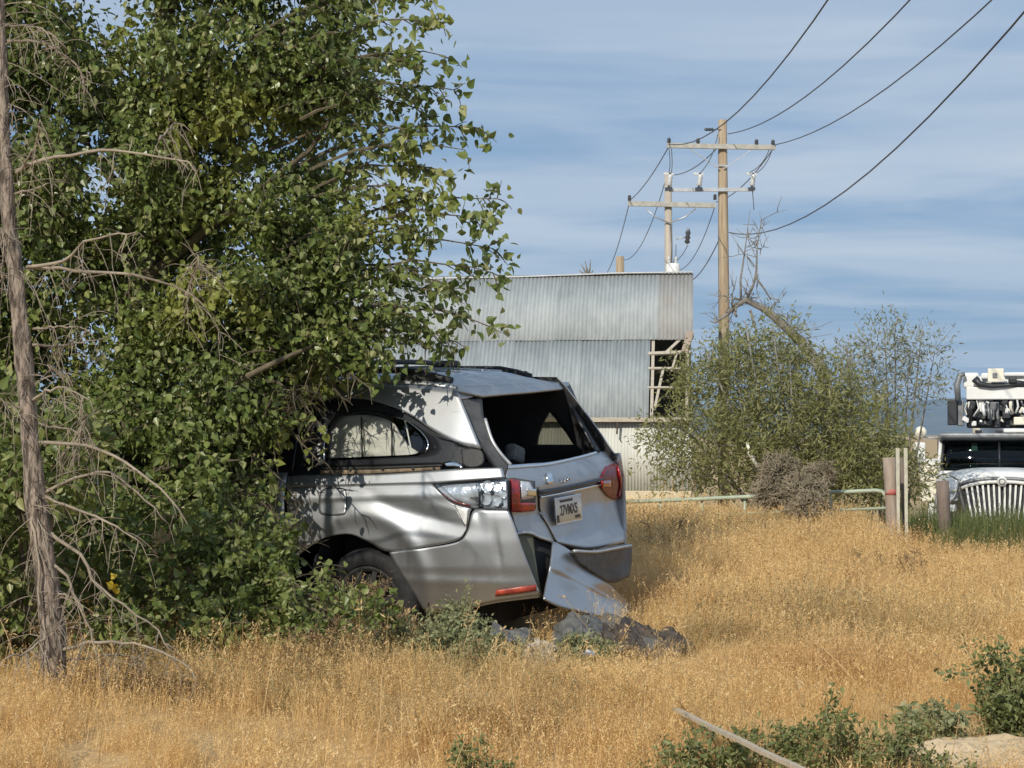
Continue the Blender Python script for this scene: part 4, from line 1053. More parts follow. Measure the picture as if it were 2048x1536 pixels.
for y in (-0.45, 0.45): seat(1.9, y, M['seat_dark']); seat(2.85, y, M['seat_dark'])
g = MB(); g.lathe([(0.17, 0), (0.185, 0.012), (0.17, 0.024)], (3.45, 0.42, 1.0), (-0.9, 0, 0.4), 20); g.build('steering_wheel', M['black_plastic'], van)
g = MB(); g.box((3.75, 0, 0.90), (0.4, 1.5, 0.22)); g.build('dashboard', M['interior'], van, bevel=0.05)
# wheels
def wheel(cx, s, z=0.275):
    g = MB(); c = (cx, s * 0.76, z); ax = (0, s, 0)
    g.lathe([(0.225, 0.0), (0.31, 0.0), (0.338, 0.03), (0.338, 0.17), (0.31, 0.205), (0.235, 0.205), (0.225, 0.18)], c, ax, 36); w = g.build('wheel', M['tyre'], van)
    g = MB(); g.lathe([(0.0, 0.165), (0.06, 0.168), (0.07, 0.15), (0.19, 0.14), (0.205, 0.19), (0.226, 0.198), (0.226, 0.06)], c, ax, 30); rm = g.build('rim', M['rim'], w)
    g = MB()
    for k in range(10):
        a = k * math.pi / 5; g.bar(Vector((cx + 0.05 * math.cos(a), s * 0.925, z + 0.05 * math.sin(a))), Vector((cx + 0.20 * math.cos(a), s * 0.945, z + 0.20 * math.sin(a))), 0.035, 0.03, Vector((0, 1, 0)))
    g.build('spokes', M['rim'], w)
for cx in (1.12, 4.12):
    for s in (1, -1): wheel(cx, s)
# ------------------------------------------------------------------ utility truck at the right edge
TD = 33.0
def build_truck():
    base = A(2003, 870, TD); base.z = float(ground_z(base.x, TD + 1))
    rz = math.radians(-12.5)
    t = empty('bucket_truck', base, rz)
    tag(t, 'white bucket truck facing the camera with its boom folded over the dark cab', 'truck')
    S = FPX / TD
    def L(px, py, y=0.0):         # local point on a plane y metres behind the grille
        s = FPX / (TD + y)
        return Vector(((px - 2003) / s, y, CAMZ - base.z - (py - 870) / s))
    W = 1.16
    # chassis, wheels, bumper
    b = MB(); b.box((0, 4.2, 0.78), (0.9, 8.0, 0.26)); b.build('chassis', M['truck_black'], t)
    b = MB(); b.box((0, -0.25, 0.62), (2.3, 0.18, 0.30)); b.build('front_bumper', M['truck_steel'], t, bevel=0.03)
    for x in (-0.98, 0.98):
        for y in (0.75, 5.9):
            g = MB(); g.lathe([(0.26, 0), (0.44, 0), (0.49, 0.04), (0.49, 0.24), (0.44, 0.28), (0.28, 0.28), (0.26, 0.2)], (x - 0.14, y, 0.49), (1, 0, 0), 28); w = g.build('wheel', M['tyre'], t)
            g = MB(); g.lathe([(0, 0.05), (0.10, 0.03), (0.24, 0.06), (0.27, 0.02), (0.27, 0.24), (0.24, 0.22), (0.1, 0.24), (0, 0.22)], (x - 0.14, y, 0.49), (1, 0, 0), 20); g.build('rim', M['white_paint'], w)
    # hood: lofted from windshield base to nose, crowned
    rows = []
    hz = L(2003, 942).z
    for k, y in enumerate((-0.10, -0.04, 0.10, 0.5, 1.0, 1.45)):
        half = (0.68, 0.71, 0.74, 0.80, 0.88, 0.95)[k]; z = hz + (-0.10, -0.02, 0.005, 0.03, 0.04, 0.04)[k]
        u = np.linspace(-1, 1, 21); rows.append(np.stack([u * half, np.full(21, y), z - 0.12 * np.abs(u) ** 3.0], -1))
    b = MB(); b.grid(np.array(rows)); b.build('hood', M['white_paint'], t, solid=0.015)
    for s in (-1, 1):
        P = []
        for y in np.linspace(-0.05, 1.45, 9):
            half = 0.70 + 0.24 * (y + 0.05) / 1.5
            zt = hz - 0.17 + 0.11 * (y + 0.05) / 1.5
            P.append([(s * half, y, zt), (s * (half + 0.04), y, zt - 0.22), (s * (half + 0.14), y, zt - 0.36), (s * (half + 0.16), y, zt - 0.62)])
        b = MB(); b.grid(np.array(P)); b.build('fender', M['white_paint'], t, solid=0.015)
        g = MB(); g.box((s * 0.80, -0.02, hz - 0.42), (0.20, 0.12, 0.17)); hl = g.build('headlamp', M['lens_clear'], t, bevel=0.02)
        g = MB(); g.box((s * 0.80, 0.06, hz - 0.42), (0.20, 0.06, 0.15)); g.build('lamp_bowl', M['reflector'], hl)
        g = MB(); g.box((s * 0.84, -0.04, hz - 0.62), (0.20, 0.10, 0.12)); g.build('turn_lamp', M['white_paint'], t, bevel=0.02)
    # grille: surround, dark cavity, slanting bars
    gz1, gz0 = hz - 0.10, hz - 0.95
    b = MB(); b.add([(-0.66, -0.06, gz1 - 0.09), (0.66, -0.06, gz1 - 0.09), (0.50, -0.10, gz0), (-0.50, -0.10, gz0)], [(0, 1, 2, 3)]); b.build('grille_cavity', M['truck_black'], t, solid=0.02)
    b = MB(); pts = [(-0.53, -0.15, gz0), (-0.70, -0.10, gz1 - 0.13)] + [(x, -0.13, gz1 - 0.02 - 0.10 * abs(x / 0.70) ** 2.5) for x in np.linspace(-0.62, 0.62, 11)] + [(0.70, -0.10, gz1 - 0.13), (0.53, -0.15, gz0)]
    b.tube(pts, 0.028, 8); b.build('grille_surround', M['truck_steel'], t)
    b = MB(); b.tube([(p[0] * 0.93, p[1] - 0.02, p[2] - 0.055) for p in pts[1:-1]], 0.030, 8); b.build('grille_top_bar', M['white_paint'], t)
    for k in range(14):
        x = -0.58 + k * 1.16 / 13
        b = MB(); b.bar((x, -0.14, gz1 - 0.12 - 0.05 * abs(x)), (x * 0.80, -0.17, gz0 + 0.02), 0.032, 0.03, Vector((0, 1, 0))); b.build('grille_bar', M['white_paint'], t)
    b = MB(); b.lathe([(0.0, 0.03), (0.075, 0.03), (0.085, 0.0)], (0.0, -0.17, gz1 - 0.07), (0, -1, 0), 20); em = b.build('emblem', M['white_paint'], t)
    b = MB(); b.lathe([(0.042, 0.045), (0.055, 0.045), (0.055, 0.028), (0.042, 0.028)], (0.0, -0.17, gz1 - 0.07), (0, -1, 0), 20); b.build('emblem_ring', M['truck_steel'], em)
    # cab
    y0 = 1.45
    zb, zw0, zw1 = hz + 0.05, L(2003, 936, y0).z, L(2003, 880, y0).z
    b = MB(); b.box((0, y0 + 0.95, zb - 0.55), (2.16, 1.8, 0.95)); b.build('cab', M['white_paint'], t, bevel=0.05)
    b = MB(); b.box((0, y0 + 1.85, (zw0 + zw1) / 2), (2.06, 0.05, zw1 - zw0 + 0.2)); b.build('cab_back', M['truck_black'], t)
    P = []
    for z, yy, hw in ((zw0, 0.0, 1.0), ((zw0 + zw1) / 2, 0.12, 0.985), (zw1, 0.26, 0.96)):
        u = np.linspace(-1, 1, 13); P.append(np.stack([u * hw, y0 + yy + 0.10 * u ** 2, np.full(13, z)], -1))
    b = MB(); b.grid(np.array(P)); b.build('windscreen', M['truck_glass'], t, solid=0.006)
    b = MB(); b.tube([(0, y0 - 0.01, zw0), (0, y0 + 0.25, zw1)], 0.018, 6); b.build('windscreen_divider', M['truck_black'], t)
    for s in (-1, 1):
        b = MB(); b.tube([(s * 1.035, y0 + 0.10, zw0 - 0.05), (s * 0.995, y0 + 0.36, zw1 + 0.02)], 0.035, 8); b.build('windscreen_pillar', M['white_paint'], t)
        b = MB(); b.tube([(s * 0.985, y0 + 0.07, zw0), (s * 0.945, y0 + 0.33, zw1)], 0.025, 6); b.build('window_seal', M['truck_black'], t)
        b = MB(); b.box((s * 1.05, y0 + 1.05, (zw0 + zw1) / 2), (0.012, 1.3, zw1 - zw0)); b.build('side_window', M['dark_glass'], t)
        b = MB(); b.box((s * 0.45, y0 + 0.85, zw0 - 0.02), (0.5, 0.16, 0.75)); st = b.build('seat', M['seat_dark'], t, bevel=0.05)
        # west coast mirrors on tube arms
        mx = s * 1.36
        b = MB(); b.tube([(s * 1.04, y0 + 0.3, zw1 + 0.02), (mx, y0 + 0.05, zw1 + 0.05), (mx, y0 + 0.05, zw0 - 0.10), (s * 1.05, y0 + 0.3, zw0 - 0.15)], 0.016, 6); ma = b.build('mirror_arm', M['white_paint'], t)
        b = MB(); b.box((mx, y0 + 0.05, (zw0 + zw1) / 2 + 0.02), (0.20, 0.07, 0.36)); b.build('mirror', M['white_paint'], ma, bevel=0.02)
        b = MB(); b.lathe([(0, 0.05), (0.08, 0.03), (0.10, 0)], (mx - s * 0.02, y0 - 0.02, zw1 + 0.14), (0, -1, 0), 12); b.build('spot_mirror', M['cream_paint'], ma)
    b = MB(); b.box((0, y0 + 0.42, zw0 + 0.0), (1.9, 0.35, 0.10)); b.build('dashboard', M['truck_black'], t, bevel=0.03)
    b = MB(); b.box((-0.42, y0 + 0.30, zw1 - 0.12), (0.10, 0.01, 0.13)); b.build('sticker', M['white_paint'], t)
    b = MB(); b.lathe([(0.16, 0), (0.19, 0.015), (0.16, 0.03)], (0.45, y0 + 0.45, zw0 + 0.05), (0, -0.6, 0.8), 18); b.build('steering_wheel', M['truck_black'], t)
    zr = zw1
    b = MB(); b.box((0, y0 + 1.05, zr + 0.06), (2.08, 1.75, 0.13)); b.build('cab_roof', M['truck_steel'], t, bevel=0.04)
    b = MB(); b.box((0, y0 + 0.22, zr + 0.035), (2.0, 0.22, 0.05)); b.build('sun_visor', M['truck_black'], t, bevel=0.015)
    b = MB(); b.box((0.55, y0 + 0.6, zr + 0.165), (0.95, 0.9, 0.07)); b.build('roof_hatch', M['white_paint'], t, bevel=0.02)
    for x in (-0.35, 0.0, 0.35):
        b = MB(); b.box((x, y0 + 0.25, zr + 0.15), (0.12, 0.08, 0.05)); b.build('clearance_lamp', M['truck_black'], t, bevel=0.01)
    # body behind with bins, seen past the cab on the left
    yb = y0 + 2.1
    b = MB(); b.box((0, yb + 2.6, 1.05), (2.45, 5.0, 0.75)); body = b.build('utility_body', M['white_paint'], t, bevel=0.03)
    for s in (-1, 1):
        for k in range(4):
            g = MB(); g.box((s * 1.235, yb + 0.8 + k * 1.2, 1.08), (0.02, 1.05, 0.6)); dd = g.build('bin_door', M['white_paint'], body, bevel=0.01)
    b = MB(); b.box((-1.20, yb + 0.3, 1.75), (0.36, 0.5, 0.66)); b.build('tool_bin', M['cream_paint'], t, bevel=0.02)
    b = MB(); b.box((-0.95, yb + 0.4, 2.15), (0.65, 0.6, 0.12)); b.build('side_shelf', M['white_paint'], t, bevel=0.02)
    # turret and lower boom, seen end on above the roof
    ym = y0 + 1.2
    def B(px, py, y=ym): return L(px, py, y)
    def pbox(name, x0, y0p, x1, y1p, yy, dep, mt, bev=0.02, parent=None):
        a, c = B(x0, y0p, yy), B(x1, y1p, yy)
        g = MB(); g.box(((a.x + c.x) / 2, yy + dep / 2, (a.z + c.z) / 2), (abs(c.x - a.x), dep, abs(a.z - c.z)))
        return g.build(name, mt, parent or t, bevel=bev)
    pbox('boom_cradle', 1905, 798, 1924, 850, ym, 0.5, M['truck_black'])
    pbox('boom_cradle', 1924, 800, 1938, 852, ym + 0.1, 0.5, M['truck_steel'])
    pbox('boom_arm', 1942, 774, 2150, 799, ym, 0.35, M['white_paint'])
    pbox('boom_arm', 1940, 752, 2150, 772, ym + 0.40, 0.9, M['white_paint'], 0.06)
    pbox('boom_bracket', 1972, 746, 1990, 758, ym + 0.3, 0.3, M['white_paint'], 0.03)
    pbox('boom_bracket', 2016, 745, 2060, 753, ym + 0.3, 0.3, M['white_paint'], 0.03)
    pbox('boom_black_box', 1962, 766, 2060, 775, ym + 0.05, 0.2, M['truck_black'], 0.02)  # black box filling the band between the two boom arms
    b = MB(); b.tube([B(1926, 800), B(1924, 770), B(1930, 750), B(1940, 748)], [0.05, 0.06, 0.055, 0.04], 8); b.build('hydraulic_hose', M['truck_steel'], t)
    pbox('boom_knuckle', 1936, 745, 1968, 776, ym + 0.12, 0.25, M['white_paint'], 0.05)
    b = MB(); b.tube([B(1958, 757, ym - 0.03), B(1968, 768, ym - 0.04), B(1990, 772, ym - 0.05), B(2020, 771, ym - 0.04), B(2040, 766, ym - 0.03), B(2062, 768, ym - 0.03)], [0.07, 0.06, 0.045, 0.04, 0.05, 0.04], 8); b.build('hose_bundle', M['truck_black'], t)
    pbox('control_box', 1984, 737, 2015, 764, ym - 0.12, 0.2, M['cream_paint'], 0.01)
    pbox('control_socket', 1993, 746, 2002, 755, ym - 0.15, 0.06, M['truck_steel'], 0.0)
    pbox('boom_clamp', 2024, 755, 2040, 766, ym - 0.12, 0.2, M['truck_black'])
    rr = random.Random(8)
    for k in range(12):
        x = 1944 + k * 9.5 + rr.uniform(-2, 2); y1 = rr.uniform(800, 806); y2 = rr.uniform(826, 852)
        mt = [M['white_paint'], M['truck_black'], M['truck_steel'], M['cream_paint']][rr.choice([0, 0, 1, 1, 2, 3])]
        g = MB(); g.tube([B(x, y1, ym + rr.uniform(-.1, .3)), B(x + rr.uniform(-5, 5), (y1 + y2) / 2, ym + rr.uniform(-.1, .2)), B(x + rr.uniform(-8, 8), y2, ym + rr.uniform(-.1, .2))], [rr.uniform(.010, .034)] * 3, 6)
        g.build('hydraulic_line', mt, t)
    for k in range(46):      # valves, clamps and fittings hung under the boom
        x = rr.uniform(1940, 2060); y = rr.uniform(800, 848); c = B(x, y, ym + rr.uniform(-0.05, 0.4)); g = MB()
        q = [Vector((a, b2, c2)) * 1.0 for c2 in (-1, 1) for b2 in (-1, 1) for a in (-1, 1)]; sx, sz = rr.uniform(.02, .07), rr.uniform(.02, .075)
        Rm = Matrix.Rotation(rr.uniform(-0.6, 0.6), 3, 'Y'); g.box((c.x, c.y, c.z), (sx * 2, 0.12, sz * 2), Rm)
        g.build('fitting', M[rr.choice(['white_paint', 'white_paint', 'truck_black', 'truck_black', 'truck_steel', 'cream_paint'])], t, bevel=0.015)
    for (x0, y0p, x1, y1p, mt) in ((1945, 803, 1958, 818, 'white_paint'), (1966, 806, 1980, 824, 'white_paint'), (1950, 822, 1972, 836, 'truck_black'), (1988, 804, 2006, 840, 'truck_steel'), (2012, 802, 2022, 838, 'truck_black'), (2026, 800, 2034, 830, 'truck_steel'), (1952, 842, 1962, 852, 'white_paint'), (2034, 834, 2062, 850, 'cream_paint')):
        pbox('valve_block', x0, y0p, x1, y1p, ym + 0.05, 0.25, M[mt], 0.02)
    pbox('boom_pedestal', 1944, 796, 2120, 856, ym + 0.5, 0.5, M['truck_black'], 0.03)
    # bucket stowed at the back, boom reaching rearwards
    b = MB(); b.bar(B(2003, 786, ym + 0.5), Vector((0.1, yb + 4.6, 3.0)), 0.35, 0.38); b.build('upper_boom', M['white_paint'], t)
    b = MB(); b.lathe([(0.45, 0), (0.5, 1.0), (0.53, 1.05), (0.47, 1.05), (0.43, 0.05), (0, 0.05), (0, 0)], (0.1, yb + 5.0, 2.0), (0, 0, 1), 16); b.build('bucket', M['cream_paint'], t)
    b = MB(); b.tube([(0, yb + 1.6, 1.4), (0, yb + 1.6, 2.9)], [0.35, 0.28], 14); b.build('turret', M['white_paint'], t)
build_truck()

# ------------------------------------------------------------------ gate and fence posts
GD = 23.0
def fence():
    base = A(1500, 994, GD); base.z = float(ground_z(base.x, GD))
    g = empty('tube_gate', base)
    tag(g, 'pale green tube gate standing in the golden grass below the shrub', 'gate')
    def P(px, py, d): return A(px, py, d) - base
    gz = -0.10
    top = [P(1244, 1004, 24.2), P(1380, 999, 23.7), P(1505, 993, 23.3), P(1640, 986, 22.9), P(1752, 981, 22.6), P(1764, 983, 22.57), P(1772, 992, 22.55), P(1775, 1006, 22.53)]
    b = MB(); b.tube(top + [top[-1] - Vector((0, 0, 0.55))], 0.024, 8); b.build('top_rail', M['gate'], g)
    a, c = top[0], top[4]
    for dz in (0.20, 0.42, 0.60):
        b = MB(); b.tube([a - Vector((0, 0, dz)), c - Vector((0, 0, dz)) + Vector((0.12, 0, 0))], 0.018, 6); b.build('rail', M['gate'], g)
    for t in (0.0, 0.16, 0.33, 0.5, 0.66, 0.83):
        q = a.lerp(c, t); b = MB(); b.tube([q, q - Vector((0, 0, 0.62))], 0.016, 6); b.build('upright', M['gate'], g)
    def post(name, x0, y0, x1, d, w, mt, label, bot=None):
        q = A((x0 + x1) / 2, y0, d); z0 = float(ground_z(q.x, d)) - 0.3
        r = (x1 - x0) / 2 / FPX * d
        rt = empty(name, (q.x, d, z0 + 0.3))
        b = MB()
        hs = np.linspace(0, 1, 7)
        b.tube([(0.02 * math.sin(h * 4), 0.0, -0.3 + h * (q.z - z0)) for h in hs], [r * (0.92 + 0.10 * h) for h in hs], 12)
        b.build('shaft', mt, rt)
        tag(rt, label, 'fence post', 'fence posts by the gate'); return rt, r, q
    rt, r, q = post('fence_post', 1768, 915, 1793, 22.4, 0, M['post'], 'thick pale wooden gate post with a faded red band')
    z1 = A(1780, 979, 22.4).z - rt.location.z; z0 = A(1780, 990, 22.4).z - rt.location.z
    b = MB(); hb_ = (z0 + 0.3) / (q.z - rt.location.z + 0.3); ox = 0.02 * math.sin(hb_ * 4); b.tube([(ox, 0, z0), (ox, 0, z1)], [r * (0.94 + 0.10 * hb_)] * 2, 12); b.build('red_band', M['post_red'], rt)
    post('fence_post', 1874, 962, 1900, 23.5, 0, M['post_dark'], 'thick dark brown wooden post in front of the truck')
    post('fence_post', 1801, 915, 1810, 22.9, 0, M['post_dark'], 'slim dark post between two thin steel stakes')
    for x, lab in ((1796, 'thin pale steel stake just right of the red banded post'), (1812, 'thin yellowish steel stake left of the dark brown post')):
        p = A(x, 896, 22.3); z0 = float(ground_z(p.x, 22.3)) - 0.25
        b = MB(); b.bar((0, 0, -0.25), (-0.015, 0, p.z - z0 - 0.25), 0.022, 0.022); b.box((0, -0.008, (p.z - z0) / 2 - 0.25), (0.030, 0.004, p.z - z0))
        o = b.build('steel_stake', M['tpost']); o.location = (p.x, 22.3, z0 + 0.25); tag(o, lab, 'fence stake', 'fence posts by the gate')
fence()

# ------------------------------------------------------------------ debris by the van, plank, dirt patch
def crumple(name, pts, mt, label, cat, amp=0.03, thick=0.012, nu=18, nv=12, seed=0, freq=9.0):
    """a crumpled sheet through a (2D grid) set of control points"""
    r = np.random.default_rng(seed)
    G = np.array([resamp(np.array(g, float), nu) for g in pts])
    t = np.linspace(0, len(G) - 1, nv); i = np.clip(t.astype(int), 0, len(G) - 2); f = (t - i)[:, None, None]
    P = G[i] * (1 - f) + G[i + 1] * f
    ph = r.uniform(0, 6, 6)
    for k in range(3):
        fr = freq * (1.6 ** k)
        P[..., 2] += amp / (1.5 ** k) * (1 - 2 * np.abs(np.sin(P[..., 0] * fr * 0.6 + P[..., 1] * fr * 0.4 + ph[k]))) * np.cos(P[..., 1] * fr * 0.8 + ph[k + 3])
        P[..., 1] += amp / (1.5 ** k) * np.sin(P[..., 0] * fr * 1.2 + P[..., 2] * fr + ph[k])
    P += r.normal(0, 0.004, P.shape); b = MB(); b.grid(P, False); o = b.build(name, mt, solid=thick); tag(o, label, cat); return o
def W(px, py, d): return tuple(at(px, py, d))
def debris():
    crumple('bumper_cover', [[W(1112, 1248, 12.0), W(1150, 1236, 12.2), W(1200, 1234, 12.5), W(1262, 1246, 12.8)],
                             [W(1105, 1275, 11.7), W(1150, 1256, 11.8), W(1205, 1256, 12.1), W(1275, 1268, 12.4)],
                             [W(1112, 1316, 11.5), W(1160, 1300, 11.5), W(1210, 1296, 11.7), W(1276, 1298, 12.0)]], M['debris'], 'torn dark grey bumper cover lying in the grass under the tailgate', 'car debris', 0.025, 0.012, seed=1, freq=13, nu=34, nv=24)
    crumple('foam_absorber', [[W(1205, 1260, 11.9), W(1260, 1258, 12.2), W(1320, 1268, 12.4), W(1378, 1290, 12.6)],
                             [W(1205, 1285, 11.5), W(1260, 1286, 11.7), W(1325, 1296, 11.9), W(1386, 1304, 12.1)],
                             [W(1215, 1318, 11.3), W(1270, 1320, 11.4), W(1330, 1322, 11.6), W(1388, 1322, 11.8)]], M['debris_dark'], 'long ragged dark brown wreckage trailing right from the hanging bumper', 'car debris', 0.04, 0.03, seed=2, freq=19, nu=40, nv=24)
    crumple('insulation_scrap', [[W(1058, 1296, 11.1), W(1080, 1288, 11.2), W(1110, 1296, 11.3)],
                             [W(1050, 1318, 10.9), W(1078, 1306, 11.0), W(1108, 1314, 11.1)],
                             [W(1046, 1342, 10.8), W(1076, 1336, 10.8), W(1104, 1338, 10.9)]], M['rag'], 'dusty pale crumpled scrap on the ground left of the bumper cover', 'scrap', 0.03, 0.015, seed=3, freq=26, nu=26, nv=20)
    crumple('bracket_scrap', [[W(1068, 1280, 11.3), W(1090, 1284, 11.3), W(1106, 1298, 11.3)], [W(1062, 1290, 11.2), W(1084, 1296, 11.2), W(1098, 1310, 11.2)]], M['chrome'], 'small shiny metal scrap above the pale crumpled scrap', 'scrap', 0.02, 0.01, 8, 5, seed=4, freq=16)
    crumple('liner_scrap', [[W(985, 1262, 11.6), W(1025, 1256, 11.7), W(1062, 1262, 11.8)], [W(980, 1288, 11.2), W(1020, 1284, 11.3), W(1056, 1290, 11.4)]], M['debris'], 'grey plastic liner scrap behind the weeds under the bumper', 'scrap', 0.03, 0.012, 10, 8, seed=5, freq=12)
    rr = random.Random(21)
    for px, py, dd, mt, lab in ((1182, 1322, 11.1, 'silver', 'silver painted shard in front of the torn bumper cover'), (1235, 1324, 11.25, 'raw_plastic', 'olive plastic shard between the bumper cover and the dark wreckage'), (1300, 1326, 11.2, 'debris', 'grey shard in front of the long dark wreckage'),
                               (1352, 1326, 11.5, 'debris_dark', 'dark shard at the right end of the wreckage'), (1030, 1325, 11.0, 'debris', 'grey shard left of the pale crumpled scrap')):
        c = A(px, py, dd); g = MB(); s = rr.uniform(0.05, 0.09); q = [Vector((rr.uniform(-s, s), rr.uniform(-s, s), rr.uniform(0, s))) for _ in range(5)]
        g.add(q + [p + Vector((0.01, 0, 0.012)) for p in q], [(0, 1, 2), (0, 2, 3), (0, 3, 4), (5, 7, 6), (5, 8, 7), (5, 9, 8), (0, 5, 6, 1), (1, 6, 7, 2), (2, 7, 8, 3), (3, 8, 9, 4), (4, 9, 5, 0)])
        o = g.build('broken_shard', M[mt]); o.location = (c.x, c.y, float(ground_z(c.x, c.y)) + 0.06 + rr.uniform(0, .04) + (0.1 if 'lamp' in lab else 0))
        tag(o, lab, 'car debris', 'shards around the torn bumper cover')
    a, c = A(1350, 1419, 8.6), A(1620, 1548, 6.9)
    b = MB(); d = (c - a); n = 9
    pts = [a.lerp(c, i / n) + Vector((0, 0, 0.002 * math.sin(i * 1.7))) for i in range(n + 1)]
    for p, q in zip(pts[:-1], pts[1:]): b.bar(p, q + (q - p) * 0.02, 0.022, 0.016)
    tag(b.build('wooden_lath', M['plank']), 'long thin pale wooden stick lying slanted on the grass', 'stick')
debris()
def dirt_patch():
    o = []
    n = 90; rows = []
    for k, s in enumerate(np.linspace(0, 1, 30)):
        a = np.linspace(0, 2 * math.pi, n + 1)
        rr = 1 + 0.18 * np.sin(a * 3 + 1) + 0.10 * np.sin(a * 7)
        x = 2.20 + 0.66 * s * rr * np.cos(a); y = 8.40 + 0.30 * s * rr * np.sin(a)
        z = ground_z(x, y) + 0.012 + 0.10 * (1 - s ** 2) + 0.018 * np.sin(x * 21 + 3 * np.sin(y * 17)) * np.sin(y * 26) + 0.008 * np.sin(x * 63) * np.sin(y * 71)
        rows.append(np.stack([x, y, z], -1))
    b = MB(); b.grid(np.array(rows)); tag(b.build('dirt_mound', M['dirt']), 'bare pale patch of dry dirt in the bottom right corner', kind='structure')
dirt_patch()
# ------------------------------------------------------------------ plants
R = np.random.default_rng(77)
def twig_curve(p0, d, L, droop, n=6, r=R, wob=0.12):
    pts = [np.array(p0, float)]; d = np.array(d, float)
    for i in range(n):
        d = d + np.array([0, 0, -droop / n]) + r.normal(0, wob, 3) / 1.5
        d = d / np.linalg.norm(d); pts.append(pts[-1] + d * L / n)
    return np.array(pts)
def tubes_np(curves, r0, r1, sides=3):
    """many thin tapered tubes as one numpy mesh: curves (k, n, 3)"""
    C = np.asarray(curves, float); k, n, _ = C.shape
    r0 = np.broadcast_to(r0, (k,)); r1 = np.broadcast_to(r1, (k,))
    T = unit(np.gradient(C, axis=1)); up = np.array([0.31, 0.2, 0.93]); Aa = unit(np.cross(T, up)); Bb = np.cross(T, Aa)
    rad = r0[:, None] + (r1 - r0)[:, None] * np.linspace(0, 1, n)[None]
    an = np.arange(sides) * 2 * math.pi / sides
    V = C[:, :, None, :] + rad[:, :, None, None] * (np.cos(an)[None, None, :, None] * Aa[:, :, None, :] + np.sin(an)[None, None, :, None] * Bb[:, :, None, :])
    base = (np.arange(k) * n * sides)[:, None, None] + (np.arange(n - 1) * sides)[None, :, None]
    s = np.arange(sides)[None, None]; s2 = (np.arange(sides) + 1)[None, None] % sides
    F = np.stack([base + s, base + s2, base + sides + s2, base + sides + s], -1)
    return V.reshape(-1, 3), F.reshape(-1, 4)
def batch_twigs(P, D, L, droop, n=5, wob=0.10):
    k = len(P); out = np.empty((k, n + 1, 3)); out[:, 0] = P; d = unit(D)
    for i in range(n):
        d = unit(d + np.array([0, 0, -1.0]) * (np.asarray(droop) / n)[..., None] + R.normal(0, wob, (k, 3)))
        out[:, i + 1] = out[:, i] + d * (np.asarray(L) / n)[..., None]
    return out
def leaves_on(C, per, size, hang, kind, spread=0.04, svar=0.25):
    """leaves along twig curves C (k,n,3)"""
    k, n, _ = C.shape
    t = R.uniform(0.12, 1.0, (k, per)) * (n - 1); i = np.clip(t.astype(int), 0, n - 2); f = (t - i)[..., None]
    idx = np.arange(k)[:, None]
    P = C[idx, i] * (1 - f) + C[idx, i + 1] * f
    T = unit(C[idx, i + 1] - C[idx, i])
    P = P.reshape(-1, 3) + R.normal(0, spread, (k * per, 3)); T = T.reshape(-1, 3)
    D = unit(T * 0.5 + R.normal(0, 0.75, T.shape) + np.array([0, 0, -hang]))
    Nn = unit(R.normal(0, 1, T.shape) + np.array([0, -0.35, 0.25]))
    S = size * np.exp(np.clip(R.normal(0, svar, len(P)), -0.7, 0.45))
    return P, D, Nn, S

